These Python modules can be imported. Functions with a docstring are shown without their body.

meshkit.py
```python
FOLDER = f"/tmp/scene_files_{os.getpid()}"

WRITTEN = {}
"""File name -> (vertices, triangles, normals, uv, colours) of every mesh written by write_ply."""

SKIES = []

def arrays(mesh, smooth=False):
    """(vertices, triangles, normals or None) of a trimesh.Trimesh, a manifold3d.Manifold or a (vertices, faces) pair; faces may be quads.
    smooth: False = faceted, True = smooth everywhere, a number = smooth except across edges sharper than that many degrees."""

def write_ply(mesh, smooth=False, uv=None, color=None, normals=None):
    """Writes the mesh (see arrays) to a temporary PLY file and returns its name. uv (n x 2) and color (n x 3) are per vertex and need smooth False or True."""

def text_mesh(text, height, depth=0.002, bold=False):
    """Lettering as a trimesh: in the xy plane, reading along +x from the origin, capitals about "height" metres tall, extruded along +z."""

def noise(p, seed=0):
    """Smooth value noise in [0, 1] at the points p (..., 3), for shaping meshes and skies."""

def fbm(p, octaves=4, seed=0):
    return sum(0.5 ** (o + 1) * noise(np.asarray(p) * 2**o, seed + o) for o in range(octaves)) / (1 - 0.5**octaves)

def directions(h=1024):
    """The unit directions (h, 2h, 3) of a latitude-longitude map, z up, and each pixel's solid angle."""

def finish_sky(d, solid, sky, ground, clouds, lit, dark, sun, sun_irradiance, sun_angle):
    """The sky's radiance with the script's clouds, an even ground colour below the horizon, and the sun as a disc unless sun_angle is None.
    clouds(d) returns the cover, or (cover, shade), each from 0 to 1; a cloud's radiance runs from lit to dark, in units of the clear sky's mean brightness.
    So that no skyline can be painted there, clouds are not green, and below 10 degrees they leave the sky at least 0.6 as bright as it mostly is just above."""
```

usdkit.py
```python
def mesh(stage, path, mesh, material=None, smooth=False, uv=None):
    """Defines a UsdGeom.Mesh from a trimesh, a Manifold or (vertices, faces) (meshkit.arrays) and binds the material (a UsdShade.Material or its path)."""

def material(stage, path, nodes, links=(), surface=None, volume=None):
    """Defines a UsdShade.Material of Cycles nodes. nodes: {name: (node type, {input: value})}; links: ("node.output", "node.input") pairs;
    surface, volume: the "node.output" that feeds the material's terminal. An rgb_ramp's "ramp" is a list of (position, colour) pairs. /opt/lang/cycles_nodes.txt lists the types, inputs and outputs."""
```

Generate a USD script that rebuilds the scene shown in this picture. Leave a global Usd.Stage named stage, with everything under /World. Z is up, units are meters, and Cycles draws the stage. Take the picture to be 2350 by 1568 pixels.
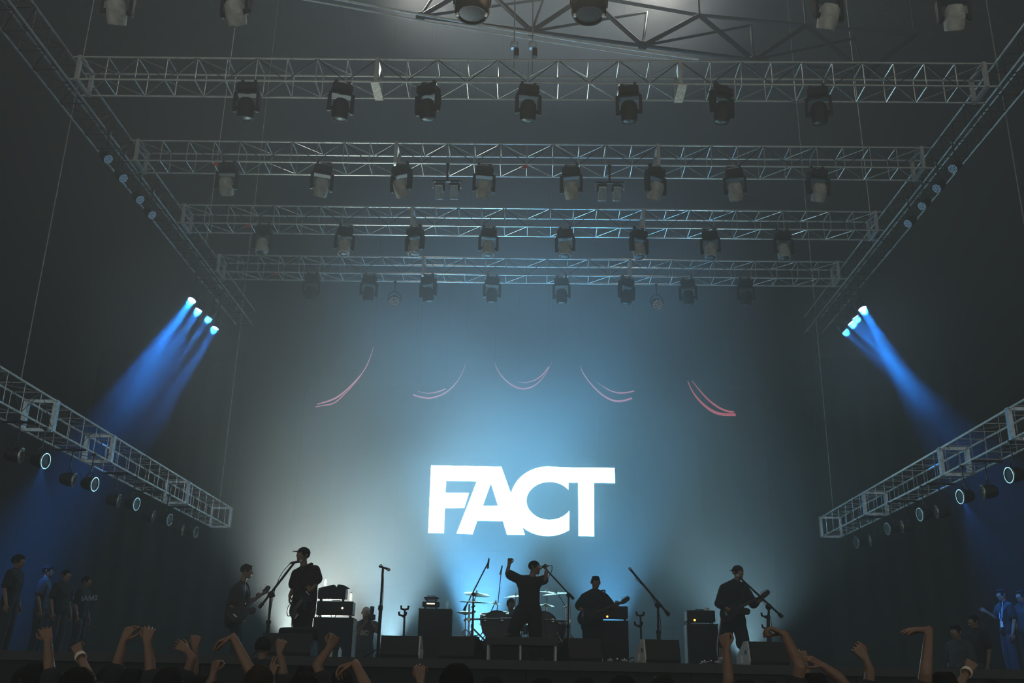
"""A band on a hazy festival stage under rows of box truss, seen from the middle of the crowd."""
import math
import random
import numpy as np
import trimesh
import manifold3d as m3
from shapely.geometry import Polygon, Point, box as sbox
from shapely.ops import unary_union
from shapely import affinity
import usdkit
import meshkit
from pxr import Usd, UsdGeom, UsdLux, Gf, Sdf, UsdShade

random.seed(7)
np.random.seed(7)
stage = Usd.Stage.CreateInMemory()
UsdGeom.SetStageUpAxis(stage, 'Z')
UsdGeom.SetStageMetersPerUnit(stage, 1.0)
stage.SetDefaultPrim(UsdGeom.Xform.Define(stage, '/World').GetPrim())
UsdGeom.Scope.Define(stage, '/World/Looks')

# ------------------------------------------------------------------ camera (35 mm lens, tilted up, slight roll)
F = 2262.0                                  # focal length in pixels of the 2350 x 1568 frame
EYE = np.array([0.0, 0.0, 1.62])
_D = np.array([32.0, -796.0, F]); _D /= np.linalg.norm(_D)      # stage depth direction seen by the camera
_U = np.array([125.0, 6434.0, F]); _U /= np.linalg.norm(_U)     # the vertical seen by the camera
_U -= _D * (_U @ _D); _U /= np.linalg.norm(_U)
_X = np.cross(_U, _D); _X = _X if _X[0] > 0 else -_X
ROT = np.array([_X, _D, _U])
cam = UsdGeom.Camera.Define(stage, '/World/camera')
_m = np.eye(4); _m[0, :3] = ROT[:, 0]; _m[1, :3] = ROT[:, 1]; _m[2, :3] = -ROT[:, 2]; _m[3, :3] = EYE
cam.AddTransformOp().Set(Gf.Matrix4d(_m.tolist()))
cam.CreateHorizontalApertureAttr(36.0)
cam.CreateFocalLengthAttr(36.0 * F / 2350.0)
cam.CreateClippingRangeAttr((0.05, 500.0))
cam.CreateExposureAttr(0.12)


def at(px, py, Y):
    """The point seen at a pixel of the frame, Y metres into the hall."""
    d = ROT @ np.array([(px - 1175.0) / F, (784.0 - py) / F, 1.0])
    return EYE + d * (Y / d[1])


def atz(px, py, Z):
    d = ROT @ np.array([(px - 1175.0) / F, (784.0 - py) / F, 1.0])
    return EYE + d * ((Z - EYE[2]) / d[2])


# ------------------------------------------------------------------ light
ZS = 1.98            # stage floor
LETTER = (7.0, 16.5, 21.5)        # radiance of the lit letters on the video wall
HAZE = 0.010                     # thin haze everywhere, scattering per metre
SMOKE = 0.11                     # thickest part of the smoke bank on the stage
SMOKE_MID, SMOKE_R = (-0.4, 24.5, 5.5), (7.5, 7.0, 14.0)

ROOF_SMOKE, ROOF_MID, ROOF_R = 0.19, (0.9, 21.7, 18.8), (5.4, 2.4, 3.4)   # smoke under the roof around the house lamps


def spot(path, p, target, colour, power, angle=None, radius=0.1, soft=0.4):
    l = UsdLux.SphereLight.Define(stage, path)
    l.CreateRadiusAttr(radius); l.CreateIntensityAttr(power); l.CreateColorAttr(Gf.Vec3f(*colour)); l.CreateNormalizeAttr(True)
    p = np.array(p, float)
    if angle:
        s = UsdLux.ShapingAPI.Apply(l.GetPrim()); s.CreateShapingConeAngleAttr(angle); s.CreateShapingConeSoftnessAttr(soft)
        z = p - np.array(target, float); z /= np.linalg.norm(z)
        x = np.cross([0.03, 0, 1.0], z); x /= np.linalg.norm(x); y = np.cross(z, x)
        m = np.eye(4); m[0, :3] = x; m[1, :3] = y; m[2, :3] = z; m[3, :3] = p
        l.AddTransformOp().Set(Gf.Matrix4d(m.tolist()))
    else:
        l.AddTranslateOp().Set(Gf.Vec3d(*map(float, p)))
    return l


dome = UsdLux.DomeLight.Define(stage, '/World/added_fill_dome')          # even dim dome added as fill to lift the blacks and light the haze
dome.CreateIntensityAttr(1.0); dome.CreateColorAttr(Gf.Vec3f(0.092, 0.098, 0.088))
spot('/World/added_front_lamp', (3, -14, 13), (0, 17, 10), (1.0, 0.90, 0.76), 110, 21, 0.15, 0.6)  # unseen lamp added behind the camera to light the trusses and haze
for _k, (_px, _py, _Y, _p) in enumerate([(950, -55, 21.5, 105), (1520, -60, 21.5, 95)]):
    spot(f'/World/house_lamp_light_{_k:03d}', at(_px, _py, _Y), None, (1.0, 0.98, 0.90), _p, None, 0.12)
WHITE = (0.93, 1.0, 0.93); ICE = (0.22, 0.62, 1.0)
FLOOR_LAMPS = [(-6.3, 27.3, (-4.5, 22, 5.3), (0.86, 1.0, 0.91), 1700, 25), (-3.65, 27.3, (-2.9, 22, 8.5), (0.50, 0.84, 1.0), 800, 30),
               (-4.5, 23.4, (-3.4, 18.6, 3.9), (1.0, 0.98, 0.9), 650, 22), (-1.3, 27.0, (-0.4, 22.5, 15), (0.15, 0.55, 1.0), 2500, 33),
               (2.1, 27.0, (1.7, 22.5, 15), (0.12, 0.52, 1.0), 820, 33), (5.6, 26.5, (4.6, 21, 8), (0.46, 0.84, 1.0), 350, 40)]
for _k, (_x, _y, _t, _c, _p, _a) in enumerate(FLOOR_LAMPS):
    spot(f'/World/floor_lamp_light_{_k:03d}', (_x, _y, ZS + 0.42), _t, _c, _p, _a, 0.1, 0.8)
BLUE = (0.012, 0.25, 1.0)
BEAMS = [(445, 683, 22.8, 292, 900, 21.6, 4600, 7.5, 0.115), (461, 704, 23.2, 330, 900, 22.9, 2000, 8.0, 0.10),
         (487, 722, 23.8, 340, 920, 24.1, 1500, 8.0, 0.09), (499, 746, 24.2, 400, 900, 23.8, 2200, 6.5, 0.10),
         (1975, 702, 22.8, 2085, 890, 22.1, 3000, 7.5, 0.115), (1957, 721, 23.4, 2060, 850, 23.4, 1400, 7.5, 0.10),
         (1946, 735, 23.8, 2040, 830, 23.6, 1900, 7.5, 0.10), (1931, 754, 24.3, 2040, 850, 24.3, 1400, 7.5, 0.09)]
SIDE_SMOKE = 0.09  # density of smoke puffs added so the blue beams fade sooner
for _k, (_px, _py, _Y, _tx, _ty, _tY, _p, _a, _r) in enumerate(BEAMS):
    _o = at(_px, _py, _Y); _t = at(_tx, _ty, _tY); _d = (_t - _o) / np.linalg.norm(_t - _o)
    spot(f'/World/blue_beam_light_{_k:03d}', _o + _d * 0.17, _t, BLUE, _p, _a, 0.09, 0.7)
spot('/World/added_crowd_light', (0.2, 11.75, 12.35), (0, 6.5, 1.8), (1.0, 0.70, 0.45), 105, 55, 0.10, 0.6)  # unseen lamp without a fixture, added for warm rims on raised hands
spot('/World/wing_lamp_light_000', (-8.72, 17.3, 5.2), (-9.5, 18.9, 3.0), BLUE, 110, 22, 0.03, 0.5)
spot('/World/wing_lamp_light_001', (8.50, 19.3, 5.2), (10.1, 21.2, 3.0), BLUE, 130, 20, 0.03, 0.5)

# ------------------------------------------------------------------ materials


def mat(name, colour, rough=0.6, metal=0.0, noise=None, bump=0.0, var=0.25, **kw):
    """A principled material whose colour and relief vary with noise in object space."""
    c = np.array(colour, float)
    n = {"t": ("texture_coordinate", {}), "p": ("principled_bsdf", {"roughness": rough, "metallic": metal, **kw})}
    l = []
    sc = noise or 12.0
    n["n"] = ("noise_texture", {"scale": sc, "detail": 3.0}); l.append(("t.object", "n.vector"))
    n["r"] = ("rgb_ramp", {"ramp": [(0.3, tuple(c * (1 - var))), (0.7, tuple(np.minimum(c * (1 + var), 1)))]})
    l += [("n.fac", "r.fac"), ("r.color", "p.base_color")]
    if bump:
        n["b"] = ("bump", {"strength": bump, "distance": 0.01}); l += [("n.fac", "b.height"), ("b.normal", "p.normal")]
    return usdkit.material(stage, f'/World/Looks/{name}', n, l, surface="p.BSDF")


def emit(name, colour, strength=1.0):
    return usdkit.material(stage, f'/World/Looks/{name}', {"e": ("emission", {"color": tuple(colour), "strength": strength})}, surface="e.emission")


M = dict(
    concrete=mat('hall_concrete', (0.10, 0.10, 0.10), 0.8, noise=2.0, bump=0.1),
    roof=mat('roof_sheet', (0.05, 0.055, 0.055), 0.7, noise=1.5),
    drape=mat('black_drape', (0.014, 0.014, 0.015), 0.95, noise=30, bump=0.3),
    deck=mat('stage_deck', (0.02, 0.02, 0.022), 0.5, noise=8, bump=0.1),
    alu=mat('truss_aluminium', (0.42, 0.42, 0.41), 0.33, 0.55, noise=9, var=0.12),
    pole=mat('roof_steel', (0.018, 0.02, 0.02), 0.6, 0.2),
    blackmetal=mat('black_metal', (0.02, 0.02, 0.022), 0.45, 0.3),
    blackplastic=mat('black_plastic', (0.018, 0.018, 0.02), 0.55, specular_ior_level=0.3),
    greyplastic=mat('grey_plastic', (0.32, 0.33, 0.34), 0.45),
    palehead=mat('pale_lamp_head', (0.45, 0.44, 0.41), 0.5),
    chrome=mat('chrome', (0.8, 0.8, 0.8), 0.15, 1.0),
    tolex=mat('amp_tolex', (0.02, 0.02, 0.022), 0.7, noise=120, bump=0.4),
    tolexlit=mat('side_light_pale', (0.55, 0.52, 0.48), 0.6, noise=60),  # pale colour stands for light on dark cabinet and monitor sides
    woodside=mat('red_brown_wood', (0.42, 0.20, 0.14), 0.5, noise=20),
    grille=mat('grille_cloth', (0.03, 0.03, 0.034), 0.9, noise=200, bump=0.5),
    wedge=mat('monitor_paint', (0.018, 0.018, 0.018), 0.75, noise=90, bump=0.3),
    bronze=mat('cymbal_bronze', (0.75, 0.66, 0.45), 0.3, 0.9, noise=5),
    drumshell=mat('drum_shell', (0.03, 0.035, 0.05), 0.25),
    drumhead=mat('drum_head', (0.05, 0.055, 0.06), 0.5),
    drumskin=mat('drum_skin_white', (0.6, 0.6, 0.58), 0.6),
    skin=mat('skin', (0.21, 0.115, 0.075), 0.5, noise=15, var=0.1, subsurface_weight=0.08, subsurface_scale=0.01),
    hair=mat('black_hair', (0.010, 0.009, 0.008), 0.8, noise=90, bump=0.5, specular_ior_level=0.1),
    brownhair=mat('brown_hair', (0.03, 0.017, 0.012), 0.8, noise=90, bump=0.5, specular_ior_level=0.1),
    palehair=mat('short_pale_hair', (0.35, 0.31, 0.28), 0.6, noise=90, bump=0.5),
    eye=mat('eye', (0.5, 0.48, 0.45), 0.2),
    blackcloth=mat('black_cotton', (0.016, 0.016, 0.018), 0.95, noise=60, bump=0.3),
    greycloth=mat('charcoal_cotton', (0.05, 0.055, 0.065), 0.95, noise=60, bump=0.3),
    denim=mat('dark_denim', (0.025, 0.03, 0.045), 0.9, noise=80, bump=0.3),
    bluecloth=mat('pale_cotton', (0.35, 0.4, 0.5), 0.9, noise=60),
    shoe=mat('shoe', (0.03, 0.03, 0.03), 0.6),
    sole=mat('white_shoe', (0.5, 0.5, 0.48), 0.6),
    guitardark=mat('guitar_lacquer', (0.018, 0.016, 0.016), 0.45, specular_ior_level=0.25),
    maple=mat('maple_neck', (0.045, 0.032, 0.024), 0.4, noise=10),
    bottlecap=mat('white_cap', (0.85, 0.8, 0.6), 0.4),
    white=mat('white_paint', (0.75, 0.75, 0.72), 0.5),
    cream=mat('cream_cloth', (0.72, 0.60, 0.50), 0.8, noise=25, bump=0.3, var=0.3),
    red=mat('red_plastic', (0.55, 0.04, 0.04), 0.4),
    strap=mat('black_strap', (0.02, 0.02, 0.02), 0.8),
    cable=mat('black_rubber', (0.015, 0.015, 0.015), 0.5),
    greycable=mat('grey_cable', (0.30, 0.31, 0.30), 0.5),
    lens=mat('frosted_lens', (0.03, 0.033, 0.036), 0.4, specular_ior_level=0.2),
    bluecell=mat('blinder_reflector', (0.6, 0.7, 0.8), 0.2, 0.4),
    ledwall=mat('led_panel_black', (0.010, 0.010, 0.012), 0.6),
    alubright=mat('bright_truss_lit', (0.75, 0.75, 0.72), 0.4, noise=9, var=0.12),  # brighter than the truss metal, in place of strong light on the chords
    ringmetal=mat('lamp_ring_metal', (0.65, 0.64, 0.6), 0.3, 0.8),
    clothprint=mat('pale_print', (0.55, 0.5, 0.48), 0.8),
)
M['bottle'] = usdkit.material(stage, '/World/Looks/milky_bottle', {"d": ("principled_bsdf", {"base_color": (0.8, 0.82, 0.8), "roughness": 0.25}), "t": ("translucent_bsdf", {"color": (0.95, 0.96, 0.94)}),
    "c": ("transparent_bsdf", {"color": (1.0, 1.0, 1.0)}), "m": ("mix_closure", {"fac": 0.85}), "m2": ("mix_closure", {"fac": 0.35})},
    [("d.BSDF", "m.closure1"), ("t.BSDF", "m.closure2"), ("m.closure", "m2.closure1"), ("c.BSDF", "m2.closure2")], surface="m2.closure")
stripes = usdkit.material(stage, '/World/Looks/striped_cotton', {
    "t": ("texture_coordinate", {}), "s": ("separate_xyz", {}), "w": ("math", {"math_type": "multiply", "value2": 170.0}), "sn": ("math", {"math_type": "sine"}),
    "r": ("rgb_ramp", {"ramp": [(0.0, (0.012, 0.012, 0.018)), (0.62, (0.012, 0.012, 0.018)), (0.72, (0.10, 0.02, 0.025)), (1.0, (0.10, 0.02, 0.025))]}),
    "p": ("principled_bsdf", {"roughness": 0.95})},
    [("t.object", "s.vector"), ("s.z", "w.value1"), ("w.value", "sn.value1"), ("sn.value", "r.fac"), ("r.color", "p.base_color")], surface="p.BSDF")
M['letters'] = emit('led_letters', LETTER, 1.0)
M['bluelens'] = emit('lit_blue_lens', (1.6, 3.0, 6.0), 1.0)
M['leddots'] = emit('dim_led_dots', (0.10, 0.19, 0.29), 1.0)
M['leddim'] = emit('dim_led_dots_far', (0.16, 0.19, 0.20), 1.0)
M['pink'] = emit('pink_arc_glow', (0.52, 0.22, 0.32), 1.0)  # glow standing in for light projected on the backdrop
M['pinkred'] = emit('red_arc_glow', (0.42, 0.10, 0.13), 1.0)  # redder glow for the last arc of projected light
M['orange'] = emit('orange_pilot_lamp', (5.0, 1.6, 0.25), 1.0)
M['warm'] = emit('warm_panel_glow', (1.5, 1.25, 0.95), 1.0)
M['houselens'] = emit('house_lamp_lens', (14.0, 13.5, 12.5), 1.0)
M['floorlens'] = emit('floor_lamp_lens', (5.0, 5.4, 5.2), 1.0)
M['bluedot'] = emit('blue_indicator', (0.15, 0.5, 1.2), 1.0)

# ------------------------------------------------------------------ building helpers
_used = {}


def _path(parent, name):
    k = (str(parent), name)
    _used[k] = _used.get(k, 0) + 1
    n = _used[k] - 1
    return f"{parent}/{name}" + (f"_{n:03d}" if n else "")


LONG = []


def tag(prim, label=None, cat=None, group=None, kind=None):
    if label and not 4 <= len(label.split()) <= 16:
        LONG.append((len(label.split()), label))
    for k, v in (('label', label), ('category', cat), ('group', group), ('kind', kind)):
        if v:
            prim.SetCustomDataByKey(k, v)
    return prim


def xf(rot=None, loc=(0, 0, 0)):
    m = np.eye(4)
    if rot is not None:
        m[:3, :3] = rot
    m[:3, 3] = loc
    return m


def rz(deg):
    a = math.radians(deg); c, s = math.cos(a), math.sin(a)
    return np.array([[c, -s, 0], [s, c, 0], [0, 0, 1.0]])


def rx(deg):
    a = math.radians(deg); c, s = math.cos(a), math.sin(a)
    return np.array([[1.0, 0, 0], [0, c, -s], [0, s, c]])


def ry(deg):
    a = math.radians(deg); c, s = math.cos(a), math.sin(a)
    return np.array([[c, 0, s], [0, 1.0, 0], [-s, 0, c]])


def aim(d, up=(0, 0, 1.0)):
    """Rotation whose local -z points along d (lamps hang facing local -z)."""
    z = -np.array(d, float); z /= np.linalg.norm(z)
    x = np.cross(up, z)
    x = np.array([1.0, 0, 0]) if np.linalg.norm(x) < 1e-4 else x / np.linalg.norm(x)
    return np.stack([x, np.cross(z, x), z], 1)


class Thing:
    def __init__(s, path, prim, mtx):
        s.path, s.prim, s.m, s.inv = path, prim, mtx, np.linalg.inv(mtx)


def thing(name, label, cat, mtx=None, group=None, kind=None, loc=None):
    mtx = xf(loc=loc) if mtx is None and loc is not None else (np.eye(4) if mtx is None else mtx)
    p = _path('/World', name)
    x = UsdGeom.Xform.Define(stage, p)
    x.AddTransformOp().Set(Gf.Matrix4d(mtx.T.tolist()))
    return Thing(p, tag(x.GetPrim(), label, cat, group, kind), mtx)


def tm(mesh):
    if isinstance(mesh, list):
        return trimesh.util.concatenate([tm(q) for q in mesh])
    if hasattr(mesh, 'to_mesh'):
        k = mesh.to_mesh()
        return trimesh.Trimesh(np.array(k.vert_properties[:, :3]), np.array(k.tri_verts), process=False)
    return mesh


class Part:
    def __init__(s, path, inv):
        s.path, s.inv = path, inv


def part(parent, name, mesh, material, smooth=40, label=None, world=False, kind=None):
    """A mesh under a thing or a part. world: the mesh is given in world coordinates."""
    mesh = tm(mesh)
    if world:
        mesh = mesh.copy(); mesh.apply_transform(parent.inv)
    p = _path(parent.path, name)
    g = usdkit.mesh(stage, p, mesh, material, smooth)
    if label or kind:
        tag(g.GetPrim(), label, None, None, kind)
    return Part(p, parent.inv)


def solo(name, mesh, material, label, cat, group=None, kind=None, smooth=40):
    p = _path('/World', name)
    g = usdkit.mesh(stage, p, tm(mesh), material, smooth)
    return tag(g.GetPrim(), label, cat, group, kind)


def clone(src, mtx, label, group=None):
    was = src.prim.GetCustomData()
    name = src.path.split('/')[-1]
    name = name[:-4] if name[-3:].isdigit() else name
    t = thing(name, label, was['category'], mtx, group or was.get('group'))
    t.prim.GetReferences().AddInternalReference(src.prim.GetPath())
    t.prim.SetInstanceable(True)
    return t


def bx(lo, hi):
    return trimesh.creation.box(bounds=[np.minimum(lo, hi), np.maximum(lo, hi)])


def rbox(lo, hi, b=0.01):
    lo, hi = np.minimum(lo, hi).astype(float), np.maximum(lo, hi).astype(float)
    pts = []
    for i in range(3):
        for s in np.ndindex(2, 2, 2):
            p = np.where(np.array(s) == 0, lo + b, hi - b)
            p[i] = lo[i] if s[i] == 0 else hi[i]
            pts.append(p)
    return trimesh.convex.convex_hull(np.array(pts))


def cyl(a, b, r, n=8, r2=None, caps=True):
    a, b = np.array(a, float), np.array(b, float)
    r2 = r if r2 is None else r2
    d = b - a; L = np.linalg.norm(d); d /= L
    x = np.cross(d, [0, 0, 1.0]) if abs(d[2]) < 0.9 else np.cross(d, [1.0, 0, 0]); x /= np.linalg.norm(x); y = np.cross(d, x)
    t = np.arange(n) * 2 * math.pi / n
    ring = np.cos(t)[:, None] * x + np.sin(t)[:, None] * y
    v = np.vstack([a + ring * r, b + ring * r2, [a], [b]])
    f = []
    for i in range(n):
        j = (i + 1) % n
        f += [[i, j, n + j], [i, n + j, n + i]]
        if caps:
            f += [[2 * n, j, i], [2 * n + 1, n + i, n + j]]
    return trimesh.Trimesh(v, f, process=False)


def tube(pts, r, n=6):
    pts = np.array(pts, float)
    rr = np.broadcast_to(r, (len(pts),)).astype(float)
    t = np.gradient(pts, axis=0); t /= np.linalg.norm(t, axis=1, keepdims=True)
    ref = np.array([0, 0, 1.0]) if abs(t[:, 2]).mean() < 0.8 else np.array([0, 1.0, 0])
    a = np.cross(t, ref); a /= np.linalg.norm(a, axis=1, keepdims=True) + 1e-9
    b = np.cross(t, a)
    ang = np.arange(n) * 2 * math.pi / n
    v = pts[:, None] + rr[:, None, None] * (np.cos(ang)[None, :, None] * a[:, None] + np.sin(ang)[None, :, None] * b[:, None])
    v = v.reshape(-1, 3); f = []
    for i in range(len(pts) - 1):
        for j in range(n):
            k = (j + 1) % n
            f += [[i * n + j, (i + 1) * n + k, i * n + k], [i * n + j, (i + 1) * n + j, (i + 1) * n + k]]
    m = len(v)
    v = np.vstack([v, pts[0], pts[-1]])
    for j in range(n):
        k = (j + 1) % n
        f += [[m, j, k], [m + 1, (len(pts) - 1) * n + k, (len(pts) - 1) * n + j]]
    return trimesh.Trimesh(v, f, process=False)


def spline(pts, n=24):
    from scipy.interpolate import make_interp_spline
    pts = np.array(pts, float)
    u = np.linspace(0, 1, len(pts))
    return make_interp_spline(u, pts, k=min(3, len(pts) - 1))(np.linspace(0, 1, n))


def lathe(profile, n=24):
    """profile: (radius, z) pairs, closed on the axis."""
    return trimesh.creation.revolve(np.array(profile, float), sections=n)


def prism(poly, depth):
    gs = getattr(poly, 'geoms', [poly])
    return trimesh.util.concatenate([trimesh.creation.extrude_polygon(g, depth, engine="earcut") for g in gs])


def moved(mesh, rot=None, loc=(0, 0, 0)):
    m = tm(mesh).copy(); m.apply_transform(xf(rot, loc)); return m


def sph(p, r, n=12):
    return m3.Manifold.sphere(float(r), n).translate([float(q) for q in p])


def bone(a, b, ra, rb, n=12):
    return m3.Manifold.batch_hull([sph(a, ra, n), sph(b, rb, n)])


def blob(*ps):
    return m3.Manifold.batch_hull([sph(p, r) for p, r in ps])


def ell(c, axes, radii, n=20):
    m = m3.Manifold.sphere(1.0, n)
    A = np.stack(axes, 1) * np.array(radii)[None, :]
    return m.transform(np.hstack([A, np.array(c, float)[:, None]]).tolist())


def union(ms):
    return m3.Manifold.batch_boolean(ms, m3.OpType.Add)


def smoothed(man, length=0.03, it=8):
    t = tm(man.refine_to_length(length))
    t.merge_vertices()
    v0 = t.vertices.copy()
    trimesh.smoothing.filter_taubin(t, lamb=0.5, nu=0.53, iterations=it)
    far = (np.linalg.norm(t.vertices - v0, axis=1) > 0.025) | ~np.isfinite(t.vertices).all(1)
    if far.any():
        v = t.vertices.copy(); v[far] = v0[far]; t.vertices = v
    return t


def unit(v):
    v = np.array(v, float); return v / np.linalg.norm(v)

# ------------------------------------------------------------------ the hall and the stage
def struct(name, mesh, m, label=None, smooth=False):
    return solo(name, mesh, m, label, None, None, 'structure', smooth)


struct('floor', bx((-26, -3, -0.2), (26, 34, 0)), M['concrete'])
struct('wall_back', bx((-26, 33.6, 0), (26, 34, 24)), M['drape'])
struct('wall_left', bx((-26.3, -3, 0), (-26, 34, 24)), M['concrete'])
struct('wall_right', bx((26, -3, 0), (26.3, 34, 24)), M['concrete'])
struct('ceiling', bx((-26, -3, 23.8), (26, 34, 24.1)), M['roof'])
haze_mat = usdkit.material(stage, '/World/Looks/stage_haze', {"v": ("principled_volume", {"color": (0.92, 0.97, 1.0), "density": HAZE, "anisotropy": 0.15})}, volume="v.volume")
solo('stage_haze', bx((-25.9, -2.5, 0.02), (25.9, 33.5, 23.7)), haze_mat, 'thin grey blue haze filling the whole hall and glowing around the stage lights', 'haze', None, 'stuff', False)

smoke_mat = usdkit.material(stage, '/World/Looks/stage_smoke', {
    "g": ("geometry", {}), "m": ("mapping", {"mapping_type": "point", "location": tuple(-c / r for c, r in zip(SMOKE_MID, SMOKE_R)), "scale": tuple(1 / r for r in SMOKE_R)}),
    "len": ("gradient_texture", {"gradient_type": "spherical"}), "n": ("noise_texture", {"scale": 0.33, "detail": 0.0}),
    "nr": ("map_range", {"from_min": 0.3, "from_max": 0.7, "to_min": 0.45, "to_max": 1.35, "clamp": True}),
    "mul": ("math", {"math_type": "multiply"}), "d": ("math", {"math_type": "multiply", "value2": SMOKE}),
    "v": ("principled_volume", {"color": (0.92, 0.97, 1.0), "anisotropy": 0.15})},
    [("g.position", "m.vector"), ("m.vector", "len.vector"), ("g.position", "n.vector"), ("n.fac", "nr.value"), ("len.fac", "mul.value1"), ("nr.result", "mul.value2"), ("mul.value", "d.value1"), ("d.value", "v.density")], volume="v.volume")
solo('stage_smoke', bx((-7.9, 17.6, ZS + 0.01), (7.1, 28.9, 13.0)), smoke_mat, 'bank of pale drifting smoke lit from behind around the drum kit and video wall', 'smoke', None, 'stuff', False)

roof_smoke_mat = usdkit.material(stage, '/World/Looks/roof_smoke', {
    "g": ("geometry", {}), "m": ("mapping", {"mapping_type": "point", "location": tuple(-c / r for c, r in zip(ROOF_MID, ROOF_R)), "scale": tuple(1 / r for r in ROOF_R)}),
    "len": ("gradient_texture", {"gradient_type": "spherical"}), "d": ("math", {"math_type": "multiply", "value2": ROOF_SMOKE}),
    "v": ("principled_volume", {"color": (0.95, 0.98, 0.96), "anisotropy": 0.1})},
    [("g.position", "m.vector"), ("m.vector", "len.vector"), ("len.fac", "d.value1"), ("d.value", "v.density")], volume="v.volume")
solo('roof_smoke', bx(tuple(c - r for c, r in zip(ROOF_MID, ROOF_R)), tuple(min(c + r, 23.7) for c, r in zip(ROOF_MID, ROOF_R))), roof_smoke_mat, 'pale smoke hanging under the roof around the two house lamps', 'smoke', None, 'stuff', False)

for nm, c, r in (('left', tuple(at(400, 770, 22.6)), (2.6, 2.6, 2.8)), ('right', tuple(at(2010, 780, 22.9)), (2.4, 2.4, 2.6))):
    side_mat = usdkit.material(stage, f'/World/Looks/side_smoke_{nm}', {
        "g": ("geometry", {}), "m": ("mapping", {"mapping_type": "point", "location": tuple(-p / q for p, q in zip(c, r)), "scale": tuple(1 / q for q in r)}),
        "len": ("gradient_texture", {"gradient_type": "spherical"}), "d": ("math", {"math_type": "multiply", "value2": SIDE_SMOKE}),
        "v": ("principled_volume", {"color": (0.95, 0.98, 1.0), "anisotropy": 0.1})},
        [("g.position", "m.vector"), ("m.vector", "len.vector"), ("len.fac", "d.value1"), ("d.value", "v.density")], volume="v.volume")
    solo('lamp_smoke', bx(tuple(p - q for p, q in zip(c, r)), tuple(p + q for p, q in zip(c, r))), side_mat, f'puff of smoke around the blue-lit lamps on the {nm}, to shape their beams', 'smoke', None, 'stuff', False)

st = thing('stage_platform', 'long black festival stage platform with a flat black skirt facing the crowd', 'stage', loc=(0, 14.2, 0))
part(st, 'deck', bx((-13.5, 0, ZS - 0.12), (13.5, 14.79, ZS)), M['deck'], False)
for k in range(12):
    part(st, 'skirt_panel', bx((-13.5 + k * 2.25 + 0.01, 0.06, 0), (-13.5 + (k + 1) * 2.25 - 0.01, 0.10, ZS - 0.13)), M['drape'], False)
for k in range(13):
    for y in (0.3, 7.5, 14.4):
        part(st, 'leg', cyl((-13.3 + k * 2.21, y, 0), (-13.3 + k * 2.21, y, ZS - 0.12), 0.03), M['blackmetal'])

for s, nm, x in ((-1, 'left', -8.75), (1, 'right', 8.5)):
    # stage-side masking: tall pleated cloths hanging from the side of the stage
    n = 60
    xs = np.linspace(0, 4.6, n) * s
    pl = 0.06 * np.sin(np.linspace(0, 46, n))
    ring = np.vstack([np.stack([x + xs, 28.78 + pl], 1), np.stack([x + xs, 28.81 + pl], 1)[::-1]])
    solo('masking_drape', prism(Polygon(ring), 9.3).apply_translation((0, 0, ZS + 0.005)), M['drape'],
         f'tall black pleated masking drape closing off the {nm} wing of the stage', 'drape')

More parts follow.
